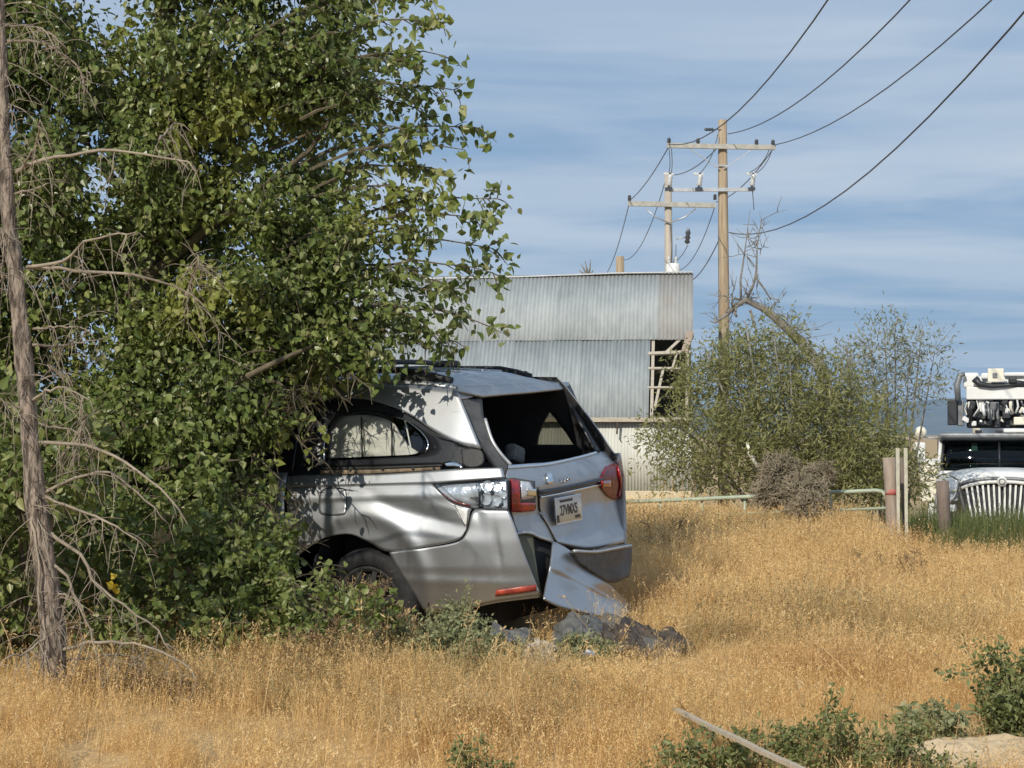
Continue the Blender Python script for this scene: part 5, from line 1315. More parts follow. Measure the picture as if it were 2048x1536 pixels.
# ---------------- cottonwood
def ellip_samples(c, rad, n, shell=0.55):
    u = unit(R.normal(0, 1, (n, 3))); r = R.uniform(0, 1, n) ** (1 / 3.0)
    r = np.where(R.uniform(0, 1, n) < shell, 0.75 + 0.3 * R.uniform(0, 1, n), r)
    return np.array(c) + u * r[:, None] * np.array(rad), u
def build_cottonwood():
    base = A(225, 1230, 12.75); base.z = float(ground_z(base.x, 12.75))
    tree = empty('cottonwood_tree', base)
    tag(tree, 'large leafy green cottonwood covering the front of the wrecked van', 'tree')
    o3 = np.array(base)
    blobs = [  # px, py, depth, rx, ry, rz, density
        (300, -20, 12.8, 1.3, .9, .9, 1), (520, 20, 12.7, .6, .6, .7, .8), (640, 120, 12.6, .35, .5, .45, .35), (690, 240, 12.6, .30, .4, .4, .30),
        (180, 330, 12.9, 1.25, .9, .9, 1), (480, 330, 12.8, .70, .7, .8, 1), (630, 420, 12.7, .40, .5, .45, .55), (720, 520, 12.5, .30, .35, .30, .40),
        (520, 560, 12.7, .65, .6, .5, .95), (330, 620, 12.9, 1.1, .7, .8, 1), (680, 610, 12.4, .36, .4, .24, .6), (100, 700, 12.9, .9, .8, .9, .9),
        (460, 730, 12.5, .55, .5, .35, 1), (590, 710, 12.4, .30, .35, .20, .8), (580, 770, 12.2, .16, .2, .12, .8), (350, 830, 12.6, .60, .5, .5, 1), (510, 825, 12.3, .22, .3, .20, .9),
        (310, 1000, 12.3, .45, .4, .45, .55), (150, 980, 12.5, .7, .5, .6, .55), (470, 1060, 12.1, .20, .2, .14, .7), (400, 900, 12.2, .20, .3, .2, .6),
        (300, -260, 12.8, 1.5, 1.0, .75, .8), (560, -180, 12.7, .6, .6, .5, .6), (-220, 300, 12.9, 1.2, 1.1, 2.2, .6), (-200, 900, 12.6, 1.0, 1.0, 1.2, .6)]
    P, U = [], []
    for (px, py, d, rx, ry, rz, dens) in blobs:
        vol = rx * ry * rz; n = int((70 + 1020 * vol ** 0.80) * dens)
        k_ = 0.15 if px > 350 else 0.08; nc = max(3, n // 26); ca, cu = ellip_samples(at(px, py, d), (max(rx - k_, .05), max(ry - .1, .06), max(rz - k_, .05)), nc); j = R.integers(0, nc, n); du = unit(R.normal(0, 1, (n, 3)) + 0.6 * cu[j]); a = ca[j] + du * R.uniform(0.0, 0.17, (n, 1)) * R.uniform(0.6, 1.4, (nc, 1))[j]; u = unit(du * 0.8 + cu[j] * 0.5); P.append(a); U.append(u)
    P = np.concatenate(P); U = np.concatenate(U)
    D = unit(U * 0.9 + R.normal(0, 0.5, U.shape) + np.array([0, -0.1, 0.25]))
    L = R.uniform(0.14, 0.32, len(P))
    C = batch_twigs(P, D, L, np.full(len(P), 0.9))
    # explicit sprigs that stick out at the right edge
    spr = [((560, 60), (850, -10)), ((560, 110), (882, 45)), ((580, 170), (890, 112)), ((600, 230), (908, 180)), ((600, 240), (830, 215)), ((600, 330), (952, 255)), ((620, 340), (930, 300)), ((620, 380), (900, 345)), ((640, 470), (997, 398)),
           ((650, 480), (965, 440)), ((650, 520), (985, 497)), ((640, 560), (985, 545)), ((640, 560), (900, 575)), ((640, 600), (930, 600)), ((640, 630), (985, 655)), ((620, 640), (915, 690)), ((600, 660), (860, 700)), ((580, 680), (790, 715)),
           ((560, 700), (748, 742)), ((540, 720), (738, 775)), ((520, 740), (690, 800)), ((490, 760), (640, 850)), ((470, 800), (640, 880)), ((500, 850), (640, 925)), ((450, 900), (585, 990)), ((440, 950), (610, 1040)), ((430, 990), (590, 1070)),
           ((500, 80), (760, 0)), ((520, 200), (800, 120)), ((540, 300), (820, 260)), ((560, 420), (860, 390)), ((560, 500), (840, 460)), ((560, 620), (840, 640))]
    SC_ = []; MAIN = []
    for a, c in spr:
        d0, d1 = R.uniform(12.3, 12.8), R.uniform(11.95, 12.5)
        p0, p1 = at(a[0], a[1], d0), at(c[0], c[1], d1); t = np.linspace(0, 1, 8)[:, None]
        m = p0 * (1 - t) + p1 * t + np.array([0, 0, 0.10]) * np.sin(t * math.pi) + R.normal(0, 0.012, (8, 3)) * np.sin(t * math.pi); MAIN.append(m)
        n = 15 if c[0] > 700 else 12
        ts = np.concatenate([R.uniform(0.30, 1.0, n), [1.0]]); k = np.clip((ts * 7).astype(int), 0, 6); f = (ts * 7 - k)[:, None]
        b0_ = m[k] * (1 - f) + m[np.minimum(k + 1, 7)] * f; tg = unit(m[np.minimum(k + 1, 7)] - m[k])
        SC_.append(batch_twigs(b0_, unit(tg * 0.75 + R.normal(0, 0.5, tg.shape) + np.array([0, 0, -0.1])), R.uniform(0.10, 0.26, n + 1) * (1.15 - 0.5 * ts), np.full(n + 1, 0.5)))
    SC_ = np.concatenate(SC_); MAIN = np.array(MAIN)
    # trunk, limbs
    b = MB(); tp = [Vector((0, 0, -0.2)), Vector((0.05, 0, 0.8)), A(250, 850, 12.75) - base, A(290, 500, 12.8) - base, A(330, 100, 12.9) - base, A(330, -330, 12.9) - base]
    b.tube(tp, [0.16, 0.14, 0.12, 0.10, 0.075, 0.03], 12); b.build('trunk', M['green_bark'], tree)
    for fr, pts in ((0.45, [(285, 720, 12.65), (420, 600, 12.50), (600, 500, 12.40), (790, 455, 12.40)]), (0.5, [(290, 560, 12.70), (450, 430, 12.60), (620, 300, 12.60), (720, 150, 12.60)]),
                    (0.3, [(300, 450, 12.80), (180, 300, 13.00), (100, 150, 13.10)]), (0.6, [(310, 350, 12.85), (450, 180, 12.80), (620, 20, 12.80), (640, -180, 12.80)]), (0.2, [(275, 850, 12.60), (400, 800, 12.30), (560, 720, 12.10), (700, 660, 12.20)]),
                    (0.2, [(272, 900, 12.60), (160, 780, 12.70), (60, 700, 12.80)]), (0.2, [(270, 960, 12.60), (350, 930, 12.20), (480, 920, 12.00)])):
        b = MB(); q = [A(*p) - base for p in pts]; b.tube(q, list(np.linspace(0.042, 0.004, len(q))), 7); b.build('limb', M['green_bark'], tree)
    tv, tf = tubes_np(np.concatenate([C[::2], SC_]), 0.005, 0.002); mv, mf = tubes_np(MAIN, 0.012, 0.003, 5); tv, tf = np.concatenate([tv, mv]), np.concatenate([tf, mf + len(tv)])
    tag(np_obj('twigs', tv - o3, tf, M['green_bark'], tree), kind='stuff')
    lp = leaves_on(C, 15, 0.043, 0.65, 'poplar', 0.05, 0.32)
    ls = leaves_on(SC_, 7, 0.053, 0.5, 'poplar', 0.028, 0.3)
    P, D, Nn, S = (np.concatenate([x, y]) for x, y in zip(lp, ls))
    q = (P - np.array(VO)) @ VRn     # nothing grows inside the van
    out = ~((q[:, 0] > 0.1) & (q[:, 0] < 5.2) & (np.abs(q[:, 1]) < ys_side(q[:, 0], q[:, 2]) + 0.02) & (q[:, 2] < 1.76))
    sl_ = np.array(TO_SUN) @ VRn; tt = (q[:, 1] - 0.9) / sl_[1]; Lx = q[:, 0] - tt * sl_[0]; Lz = q[:, 2] - tt * sl_[2]; rn = R.uniform(0, 1, len(P))
    out &= ~((tt > 0) & (Lx > 0.45) & (Lx < 1.62) & (Lz > 1.10) & (Lz < 1.52) & (rn < 0.95))      # leaves cut out along the sun rays so light reaches the window
    out &= ~((tt > 0) & (Lx > -0.1) & (Lx < 1.45) & (Lz > 0.3) & (Lz < 1.12) & (rn < 0.72))  # same cut so the sun reaches the quarter panel
    pq = P - np.array([0, 0, CAMZ]); qx = 1024 + FPX * pq[:, 0] / pq[:, 1]; qy = 768 - FPX * (pq[:, 2] * CP - pq[:, 1] * SP) / (pq[:, 1] * CP + pq[:, 2] * SP); rn = R.uniform(0, 1, len(P))
    out &= ~((qx > 560) & (qx < 900) & (qy > 868) & (qy < 1300) & (rn < 0.85)) & ~((qx > 455) & (qx < 585) & (qy > 880) & (qy < 1055) & (rn < 0.62)) & ~((qx > 655) & (qx < 900) & (qy > 795) & (rn < 0.80))
    P, D, Nn, S = P[out], D[out], Nn[out], S[out]
    # the 300 that show largest become leaves of their own: big ones near the camera and at the open right edge
    pr = P - np.array([0, 0, CAMZ]); px = 1024 + FPX * pr[:, 0] / pr[:, 1]; py = 768 - FPX * (pr[:, 2] * CP - pr[:, 1] * SP) / (pr[:, 1] * CP + pr[:, 2] * SP)
    vis = (px > 0) & (px < 2048) & (py > 0) & (py < 1300)
    score = S / pr[:, 1] + np.where(px > 820, 0.002, 0) + np.where(pr[:, 1] < 11.9, 0.0006, 0)
    score[~vis] = -1
    top = np.argsort(-score)[:300]; rest = np.ones(len(P), bool); rest[top] = False
    v, f = leaf_arrays(P[rest], D[rest], Nn[rest], S[rest], 'poplar')
    tag(np_obj('foliage', v - o3, f, M['leaf'], tree, False), kind='stuff')
    bv, bf = LEAF['poplar']; me = np_mesh('leaf', bv, bf, M['leaf'])
    for i in top:
        o = bpy.data.objects.new('leaf', me); X = unit(D[i]); Y = unit(np.cross(Nn[i], X)); Z = np.cross(X, Y)
        m = Matrix(((X[0], Y[0], Z[0]), (X[1], Y[1], Z[1]), (X[2], Y[2], Z[2]))).to_4x4(); m = m @ Matrix.Scale(float(S[i]), 4); m.translation = Vector(P[i] - o3)
        o.matrix_local = m; link(o, tree)
    return len(P)
build_cottonwood()

def leafy_bush(name, blobs, dens, base, label, cat, leafmat, size, kind, per, twl=(0.2, 0.38), stems=7, hang=0.4, droop=0.6, stemmat='green_bark', spread=0.03, group=None):
    root = empty(name, base); tag(root, label, cat, group); o3 = np.array(base)
    P, U = [], []
    for (px, py, d, rx, ry, rz) in blobs:
        n = int(30 + dens * (rx * ry * rz) ** 0.85); a, u = ellip_samples(at(px, py, d), (rx, ry, rz), n); P.append(a); U.append(u)
    P = np.concatenate(P); U = np.concatenate(U)
    D = unit(U * 0.8 + R.normal(0, 0.45, U.shape) + np.array([0, 0, 0.4])); C = batch_twigs(P, D, R.uniform(twl[0], twl[1], len(P)), np.full(len(P), droop))
    tv, tf = tubes_np(C[::2], 0.005, 0.002); tag(np_obj('twigs', tv - o3, tf, M[stemmat], root), kind='stuff')
    lp = leaves_on(C, per, size, hang, kind, spread)
    if name.startswith('cottonwood'):
        pq = lp[0] - np.array([0, 0, CAMZ]); qx = 1024 + FPX * pq[:, 0] / pq[:, 1]; qy = 768 - FPX * (pq[:, 2] * CP - pq[:, 1] * SP) / (pq[:, 1] * CP + pq[:, 2] * SP)
        ok = ~((qx > 590) & (qy < 1215) & (R.uniform(0, 1, len(qx)) < 0.93)) & ~((qx > 450) & (qy < 1060) & (R.uniform(0, 1, len(qx)) < 0.7)); lp = tuple(k[ok] for k in lp)
    v, f = leaf_arrays(*lp, kind); tag(np_obj('foliage', v - o3, f, leafmat, root), kind='stuff')
    b = MB()
    for k in range(stems):
        bl = blobs[k % len(blobs)]; e = Vector(at(bl[0] + R.normal(0, 20), bl[1], bl[2])) - Vector(base)
        b.tube([(R.normal(0, 0.04), R.normal(0, 0.04), -0.1), e * 0.4 + Vector((R.normal(0, .05), 0, 0.05)), e], [0.022, 0.016, 0.005], 6)
    b.build('stems', M[stemmat], root); return root
b0 = A(420, 1330, 11.3); b0.z = float(ground_z(b0.x, 11.3))
leafy_bush('cottonwood_sapling', [(300, 1110, 11.5, .42, .30, .28), (420, 1180, 11.3, .46, .30, .32), (500, 1120, 11.5, .26, .25, .24), (560, 1170, 11.4, .22, .22, .18), (350, 1270, 11.0, .40, .25, .18), (480, 1290, 10.9, .26, .22, .14), (575, 1090, 11.7, .10, .12, .10), (430, 1010, 11.7, .22, .2, .18), (560, 1230, 11.3, .16, .2, .10)],
           1700, b0, 'bright leafy sapling growing low in front of the van door', 'shrub', M['leaf_b'], 0.048, 'poplar', 10, (0.12, 0.24))
b1 = A(30, 1340, 10.9); b1.z = float(ground_z(b1.x, 10.9))
leafy_bush('cottonwood_sapling', [(40, 920, 10.6, .28, .25, .22), (-60, 1100, 10.9, .4, .35, .5), (20, 1180, 11.0, .22, .3, .35), (120, 920, 10.3, .14, .15, .12)],
           1700, b1, 'leafy sapling at the left edge behind the dead trunk', 'shrub', M['leaf_b'], 0.055, 'poplar', 9)
b2 = A(660, 1270, 10.6); b2.z = float(ground_z(b2.x, 10.6))
leafy_bush('low_bush', [(620, 1210, 10.9, .18, .2, .09), (690, 1240, 10.7, .20, .2, .07)], 1500, b2, 'pale small leaved bush below the rear wheel arch', 'shrub', M['leaf_b'], 0.040, 'poplar', 8, (0.12, 0.22))
# one clear yellow leaf spray by the sapling
def yellow_leaves():
    P = np.array([at(228 + dx, 1170 + dy, 10.1) for dx, dy in ((0, 0), (5, 6), (-4, 8), (2, -14), (6, -2))]); D = unit(R.normal(0, 1, P.shape)); v, f = leaf_arrays(P, D, R.normal(0, 1, P.shape), np.full(len(P), 0.05), 'poplar')
    c = P.mean(0); b = MB()
    o = np_obj('yellowed_leaves', v - c, f, M['yellow_leaf']); o.location = c; tag(o, 'small spray of bright yellow leaves low beside the dead trunk', 'leaves')
yellow_leaves()

# ---------------- dead conifer at the left edge
def dead_tree():
    D0 = 9.7
    base = A(112, 1400, D0); base.z = float(ground_z(base.x, D0))
    t = empty('dead_pine_tree', base); tag(t, 'bare dead pine trunk with drooping grey branches at the left edge', 'tree')
    o3 = np.array(base)
    tp = [(118, 1420), (108, 1330), (104, 1250), (95, 1170), (84, 1090), (70, 980), (60, 880), (53, 780), (45, 690), (36, 600), (27, 520), (18, 440), (12, 350), (7, 250), (3, 120), (-2, 0), (-8, -150), (-14, -320), (-18, -480)]
    wd = [31, 29, 27, 26, 24, 22, 21, 20, 18.5, 17, 15.5, 14, 12.5, 12, 11, 10, 8, 5, 2]
    rr = random.Random(2)
    pts = [A(x, y, D0) - base for x, y in tp]
    P = resamp(np.array([list(p) for p in pts]), 70); W_ = np.interp(np.linspace(0, 1, 70), np.linspace(0, 1, len(wd)), wd)
    b = MB(); b.tube([Vector(p) for p in P], [w / FPX * D0 * 0.86 * rr.uniform(0.92, 1.08) for w in W_], 18); b.v = [tuple(np.array(q) + R.normal(0, 0.0028, 3)) for q in b.v]; b.build('trunk', M['bark'], t)
    br = [[(32, 346), (89, 319), (148, 307), (213, 299), (297, 312), (366, 322), (392, 345)], [(25, 388), (64, 381), (99, 364), (140, 366)], [(54, 534), (124, 522), (168, 487), (218, 472), (272, 465)],
          [(54, 534), (138, 539), (237, 547), (317, 562), (376, 586), (411, 616), (438, 663)], [(66, 658), (120, 652), (173, 658)], [(64, 690), (140, 690), (222, 673)], [(5, 54), (60, 52), (100, 66), (135, 100)],
          [(5, 82), (75, 84), (130, 109), (163, 145), (170, 190)], [(62, 805), (92, 782), (130, 776), (180, 800)], [(64, 846), (109, 852), (158, 866), (200, 900)], [(70, 885), (120, 886), (174, 890), (228, 912), (294, 956), (348, 1005), (375, 1048)],
          [(90, 985), (117, 972), (180, 948), (228, 948), (283, 994), (337, 1048)], [(85, 990), (147, 1016), (218, 1043), (277, 1081)], [(92, 1060), (163, 1113), (190, 1168), (245, 1210), (305, 1250), (348, 1309)],
          [(100, 1306), (190, 1282), (245, 1285), (305, 1296), (370, 1331), (392, 1364)], [(100, 1330), (174, 1315), (228, 1309), (277, 1317)], [(55, 820), (20, 808), (-20, 790)], [(70, 985), (62, 1010), (68, 1060), (76, 1110), (80, 1250)], [(20, 470), (-30, 440)],
          [(95, 1180), (150, 1200), (165, 1225)], [(88, 1120), (130, 1150), (180, 1260), (200, 1340)], [(30, 560), (-20, 535)], [(104, 1260), (60, 1300), (10, 1318)], [(370, 590), (388, 545), (396, 510)], [(158, 866), (172, 830)], [(40, 340), (70, 290), (80, 240)], [(318, 280), (350, 245)]]
    tw = []
    for k, pl in enumerate(br):
        d1 = D0 + (R.uniform(-0.5, 0.25) if k not in (17, 20) else -0.1)
        n = len(pl); q = [A(x, y, D0 + (d1 - D0) * i / (n - 1)) - base for i, (x, y) in enumerate(pl)]
        Q = resamp(np.array([list(p) for p in q]), 14); Q[1:-1] += R.normal(0, 0.004, Q[1:-1].shape)
        L = np.linalg.norm(np.diff(Q, axis=0), axis=1).sum(); r0 = 0.0052 + 0.004 * min(L, 1)
        b = MB(); b.tube([Vector(p) for p in Q], list(np.linspace(r0 * 1.15, 0.0035, 14)), 6); b.build('branch', M['dead_twig'], t)
        for i in range(2, 14):
            for _ in range(int(R.integers(0, 3))):
                d = unit(R.normal(0, 0.6, 3) + np.array([0.1, -0.1, -0.75])); tw.append((Q[i], d, R.uniform(0.06, 0.30) * (1 if i < 11 else 0.6)))
    for _ in range(110):   # fine hanging twigs all along the trunk
        i = int(R.integers(0, 62)); d = unit(R.normal(0, 0.7, 3) + np.array([0.45, -0.2, 0.0])); tw.append((P[i], d, R.uniform(0.12, 0.5)))
    TP = np.array([x[0] for x in tw]); TD_ = np.array([x[1] for x in tw]); TL = np.array([x[2] for x in tw])
    C = batch_twigs(TP, TD_, TL, np.full(len(tw), 1.1), 7, 0.11)
    j = R.integers(0, len(C), 700); q = C[j, R.integers(2, 6, 700)]; C2 = batch_twigs(q, unit(C[j, 5] - C[j, 2] + R.normal(0, 0.12, (700, 3))), R.uniform(0.05, 0.2, 700), np.full(700, 0.7), 7, 0.1)
    v, f = tubes_np(np.concatenate([C, C2]), np.concatenate([np.full(len(C), 0.0028), np.full(700, 0.0017)]), 0.0010, 4)
    tag(np_obj('twigs', v, f, M['dead_twig'], t), kind='stuff')
dead_tree()

# ---------------- willowy shrub, olive shrub, dead arching limb
def far_shrubs():
    base = A(1590, 1000, 29.0); base.z = float(ground_z(base.x, 29.0))
    s = leafy_bush('willow_shrub', [(1460, 780, 29, .55, .6, .55), (1410, 890, 28.6, .42, .6, .42), (1450, 920, 28.4, .55, .5, .40), (1560, 850, 29, .75, .7, .60), (1670, 870, 29, .80, .7, .65), (1540, 760, 29.5, .50, .5, .45), (1640, 780, 29.5, .45, .5, .45), (1745, 900, 29, .40, .6, .45), (1690, 960, 28.6, .50, .6, .35), (1345, 900, 28.4, .28, .4, .40), (1470, 720, 29.5, .26, .4, .28), (1390, 770, 29.3, .20, .3, .30), (1560, 690, 29.6, .25, .3, .25), (1610, 930, 29, .9, .6, .45), (1815, 955, 29.3, .34, .4, .26), (1760, 960, 29, .4, .5, .3)],
                   620, base, 'wide yellow green willow shrub in front of the barn corner', 'shrub', M['willow'], 0.085, 'narrow', 17, (0.25, 0.55), 0, 0.1, 0.5, 'willow_bark', 0.06)
    r = random.Random(4)
    for k, (px, py) in enumerate(((1350, 830), (1410, 700), (1450, 690), (1490, 640), (1545, 650), (1580, 720), (1630, 700), (1690, 740), (1720, 800), (1780, 850), (1370, 860), (1600, 800))):
        e = Vector(at(px, py, 29.0 + r.uniform(-.3, .3))) - base; b = MB(); m = e * 0.45 + Vector((r.uniform(-.1, .1), 0, 0.15))
        b.tube([(r.uniform(-.15, .15), r.uniform(-.1, .1), -0.1), m, e], [0.05, 0.032, 0.008], 6); b.build('stem', M['willow_bark'], s)
    # leafless white stem stub
    b = MB(); b.tube([A(1516, 935, 28.0) - base, A(1500, 908, 28.0) - base, A(1494, 885, 28.0) - base], [0.03, 0.03, 0.02], 6); b.build('broken_stem', M['cream_paint'], s)
    base2 = A(1770, 1000, 31.0); base2.z = float(ground_z(base2.x, 31.0))
    s2 = leafy_bush('olive_shrub', [(1770, 690, 31, .28, .4, .30), (1740, 760, 31, .40, .4, .40), (1800, 770, 31, .34, .4, .45), (1850, 730, 31, .18, .3, .45), (1720, 850, 31, .5, .4, .45), (1700, 790, 31, .25, .3, .3)],
                   300, base2, 'thin grey green shrub rising against the sky left of the truck', 'shrub', M['olive'], 0.085, 'narrow', 12, (0.3, 0.6), 0, -0.2, 0.1, 'willow_bark', 0.06)
    for k, (px, py) in enumerate(((1690, 690), (1740, 690), (1768, 645), (1790, 650), (1820, 700), (1845, 650), (1870, 700), (1700, 700))):
        e = Vector(at(px, py, 31.0)) - base2; b = MB(); b.tube([(0.05 * k - 0.2, 0, -0.1), e * 0.5 + Vector((0.08, 0, 0.1)), e], [0.035, 0.022, 0.006], 5); b.build('stem', M['willow_bark'], s2)
    # dead arching tree
    base3 = A(1660, 1000, 31.5); base3.z = float(ground_z(base3.x, 31.5))
    t = empty('dead_arching_tree', base3); tag(t, 'dead tree with one thick grey limb arching over the shrub to the pole', 'tree')
    def Q(px, py, d=31.5): return A(px, py, d) - base3
    b = MB(); b.tube([(0, 0, -0.2), Q(1668, 860), Q(1645, 740), Q(1600, 680)], [0.16, 0.13, 0.11, 0.085], 9); b.build('trunk', M['willow_bark'], t)
    b = MB(); b.tube([Q(1602, 684), Q(1565, 648), Q(1530, 618), Q(1492, 600), Q(1470, 612), Q(1455, 628), Q(1430, 645), Q(1420, 642)], [0.080, 0.070, 0.060, 0.050, 0.044, 0.030, 0.020, 0.008], 9); b.build('limb', M['willow_bark'], t)
    b = MB(); b.tube([Q(1492, 602), Q(1507, 570), Q(1513, 540), Q(1514, 500), Q(1522, 440)], [0.026, 0.022, 0.017, 0.011, 0.004], 6); b.build('branch', M['willow_bark'], t)
    b = MB(); b.tube([Q(1542, 600), Q(1530, 580), Q(1514, 558), Q(1512, 530)], [0.010, 0.015, 0.018, 0.014], 6); b.build('branch', M['willow_bark'], t)
    b = MB(); b.tube([Q(1482, 600), Q(1481, 560), Q(1490, 500), Q(1500, 420)], [0.020, 0.018, 0.011, 0.004], 6); b.build('branch', M['willow_bark'], t)
    b = MB(); b.tube([Q(1472, 612), Q(1470, 628), Q(1474, 634)], [0.03, 0.025, 0.02], 6); b.build('branch', M['willow_bark'], t)
    for (a, c) in (((1545, 660), (1548, 740)), ((1560, 690), (1556, 780)), ((1600, 720), (1650, 700)), ((1640, 740), (1642, 690)), ((1500, 620), (1512, 700)), ((1690, 860), (1694, 690)), ((1686, 860), (1700, 700))):
        b = MB(); b.tube([Q(*a), Q((a[0] + c[0]) / 2 + 6, (a[1] + c[1]) / 2), Q(*c)], [0.024, 0.018, 0.006], 5); b.build('branch', M['willow_bark'], t)
far_shrubs()
def arch_twigs():
    t = [o for o in COL.objects if o.name.startswith('dead_arching_tree')][0]; o3 = np.array(t.location)
    ax = resamp(np.array([at(x, y, 31.5) for x, y in ((1602, 684), (1565, 648), (1530, 618), (1492, 600), (1470, 612), (1430, 645))]), 60); fk = resamp(np.array([at(x, y, 31.5) for x, y in ((1507, 570), (1513, 540), (1514, 500), (1522, 440))]), 20)
    st = np.concatenate([ax[R.integers(0, 60, 46)], fk[R.integers(0, 20, 14)]]); C = batch_twigs(st, R.normal(0, 0.6, st.shape) + np.array([0, 0, 0.55]), R.uniform(0.15, 0.7, len(st)), np.full(len(st), -0.2), 6, 0.16)
    C2 = batch_twigs(C[R.integers(0, len(C), 130), R.integers(2, 6, 130)], R.normal(0, 0.7, (130, 3)) + np.array([0, 0, 0.5]), R.uniform(0.08, 0.3, 130), np.zeros(130), 6, 0.14)
    v, f = tubes_np(np.concatenate([C, C2]), 0.007, 0.003, 4); tag(np_obj('twigs', v - o3, f, M['willow_bark'], t), kind='stuff')
arch_twigs()

# ---------------- tumbleweeds
def tumbleweed(px, py, d, rad, label, sq=0.9):
    c = A(px, py, d); n = 340
    u = unit(R.normal(0, 1, (n, 3))); st = u * R.uniform(0.0, 0.45, (n, 1)) * rad * np.array([1, 1, sq])
    C = batch_twigs(st, unit(u + R.normal(0, 0.4, u.shape)), R.uniform(0.5, 0.9, n) * rad, R.normal(0, 0.5, n), 6, 0.28)
    C2 = batch_twigs(C[R.integers(0, n, 900), R.integers(2, 6, 900)], R.normal(0, 1, (900, 3)), R.uniform(0.15, 0.4, 900) * rad, R.normal(0, .5, 900), 6, 0.3)
    v, f = tubes_np(np.concatenate([C, C2]), 0.006, 0.003); v[:, 2] *= sq
    o = np_obj('tumbleweed', v, f, M['tumble']); o.location = c; o.rotation_euler = (0, 0, rad * 9); tag(o, label, 'tumbleweed', 'tumbleweeds caught on the gate')
tumbleweed(1560, 945, 22.4, 0.30, 'highest brown tumbleweed piled against the gate')
tumbleweed(1605, 985, 22.0, 0.31, 'large dark tumbleweed in the middle of the pile at the gate')
tumbleweed(1622, 1015, 21.6, 0.26, 'low grey tumbleweed at the bottom right of the gate pile')
tumbleweed(1535, 985, 22.2, 0.24, 'left brown tumbleweed of the pile at the gate')
tumbleweed(1640, 950, 22.5, 0.22, 'tumbleweed resting at the top right of the gate pile')

# ---------------- weeds
def weed(name, px, d, h, w, label, cat, lm, n=14, size=0.04, per=34, kind='oval', group=None, lean=0.35):
    x = (px - 1024) / FPX * d; base = Vector((x, d, float(ground_z(x, d)))); root = empty(name, base); tag(root, label, cat, group)
    a = R.uniform(0, 2 * math.pi, n); P = np.stack([np.cos(a), np.sin(a), np.zeros(n)], -1) * R.uniform(0, 0.25, (n, 1)) * w
    D = unit(np.stack([np.cos(a) * lean * w / h, np.sin(a) * lean * w / h, np.ones(n)], -1) + R.normal(0, 0.15, (n, 3)))
    C = batch_twigs(P, D, h * R.uniform(0.65, 1.05, n), np.full(n, 0.15), 6, 0.10)
    j = R.integers(0, n, n * 5); C2 = batch_twigs(C[j, R.integers(1, 6, n * 5)], unit(R.normal(0, 1, (n * 5, 3)) + np.array([0, 0, 0.6])), h * R.uniform(0.12, 0.35, n * 5), np.full(n * 5, 0.2), 6, 0.1)
    v, f = tubes_np(np.concatenate([C, C2]), 0.004, 0.0015); tag(np_obj('stems', v, f, M['weed_stem'], root), kind='stuff')
    q = leaves_on(np.concatenate([C, C2]), per, size, 0.05, kind, 0.018); v, f = leaf_arrays(*q, kind); tag(np_obj('foliage', v, f, lm, root), kind='stuff')
G = 'green weeds in the dry grass'
for px, d, h, w, lab in (
        (1640, 8.0, 0.40, 0.30, 'tallest green weed left of centre in the bottom right weed patch'), (1725, 8.0, 0.30, 0.34, 'middle green weed of the bottom right weed patch'), (1795, 8.0, 0.33, 0.28, 'rightmost green weed of the bottom right weed patch'),
        (1480, 8.0, 0.30, 0.36, 'low green weed behind the wooden stick'), (1410, 7.9, 0.27, 0.32, 'low green weed left of the wooden stick near the frame edge'), (1560, 8.0, 0.27, 0.3, 'low green weed under the end of the wooden stick'),
        (965, 8.0, 0.27, 0.24, 'small green weed at the bottom centre edge'), (1900, 7.9, 0.22, 0.40, 'sparse weed in front of the bare dirt'), (1330, 7.9, 0.26, 0.3, 'low weed at the bottom edge left of the stick')):
    weed('green_weed', px, d, h, w, lab, 'weed', M['weed'], 7, 0.025, 17, 'oval', G)
weed('green_weed', 2045, 8.7, 0.54, 0.26, 'tall dark green bushy weed at the right edge', 'weed', M['weed'], 18, 0.028, 34, 'oval', G)
weed('green_weed', 1990, 8.9, 0.26, 0.22, 'shorter green weed left of the tall bushy one', 'weed', M['weed'], 10, 0.026, 26, 'oval', G)
weed('green_weed', 1880, 8.7, 0.22, 0.3, 'brownish green weed above the bare dirt', 'weed', M['weed_blue'], 10, 0.03, 22, 'oval', G)
for px, d, h, w, lab in ((835, 11.0, 0.36, 0.34, 'grey green weed in front of the bumper side'), (890, 10.9, 0.29, 0.34, 'second grey green weed from the left under the bumper'), (945, 10.8, 0.26, 0.32, 'low grey green weed under the bumper reflector'), (1000, 10.9, 0.22, 0.28, 'grey green weed left of the pale scrap'), (920, 11.5, 0.42, 0.10, 'tall thin weed stalk against the bumper'), (1160, 11.3, 0.20, 0.26, 'green weed growing through the torn bumper cover'), (1130, 11.2, 0.14, 0.22, 'small green weed beside the torn bumper cover'), (770, 11.0, 0.22, 0.28, 'low weed below the wheel arch')):
    weed('grey_weed', px, d, h, w, lab, 'weed', M['weed_blue'], 14, 0.026, 26, 'oval', G)
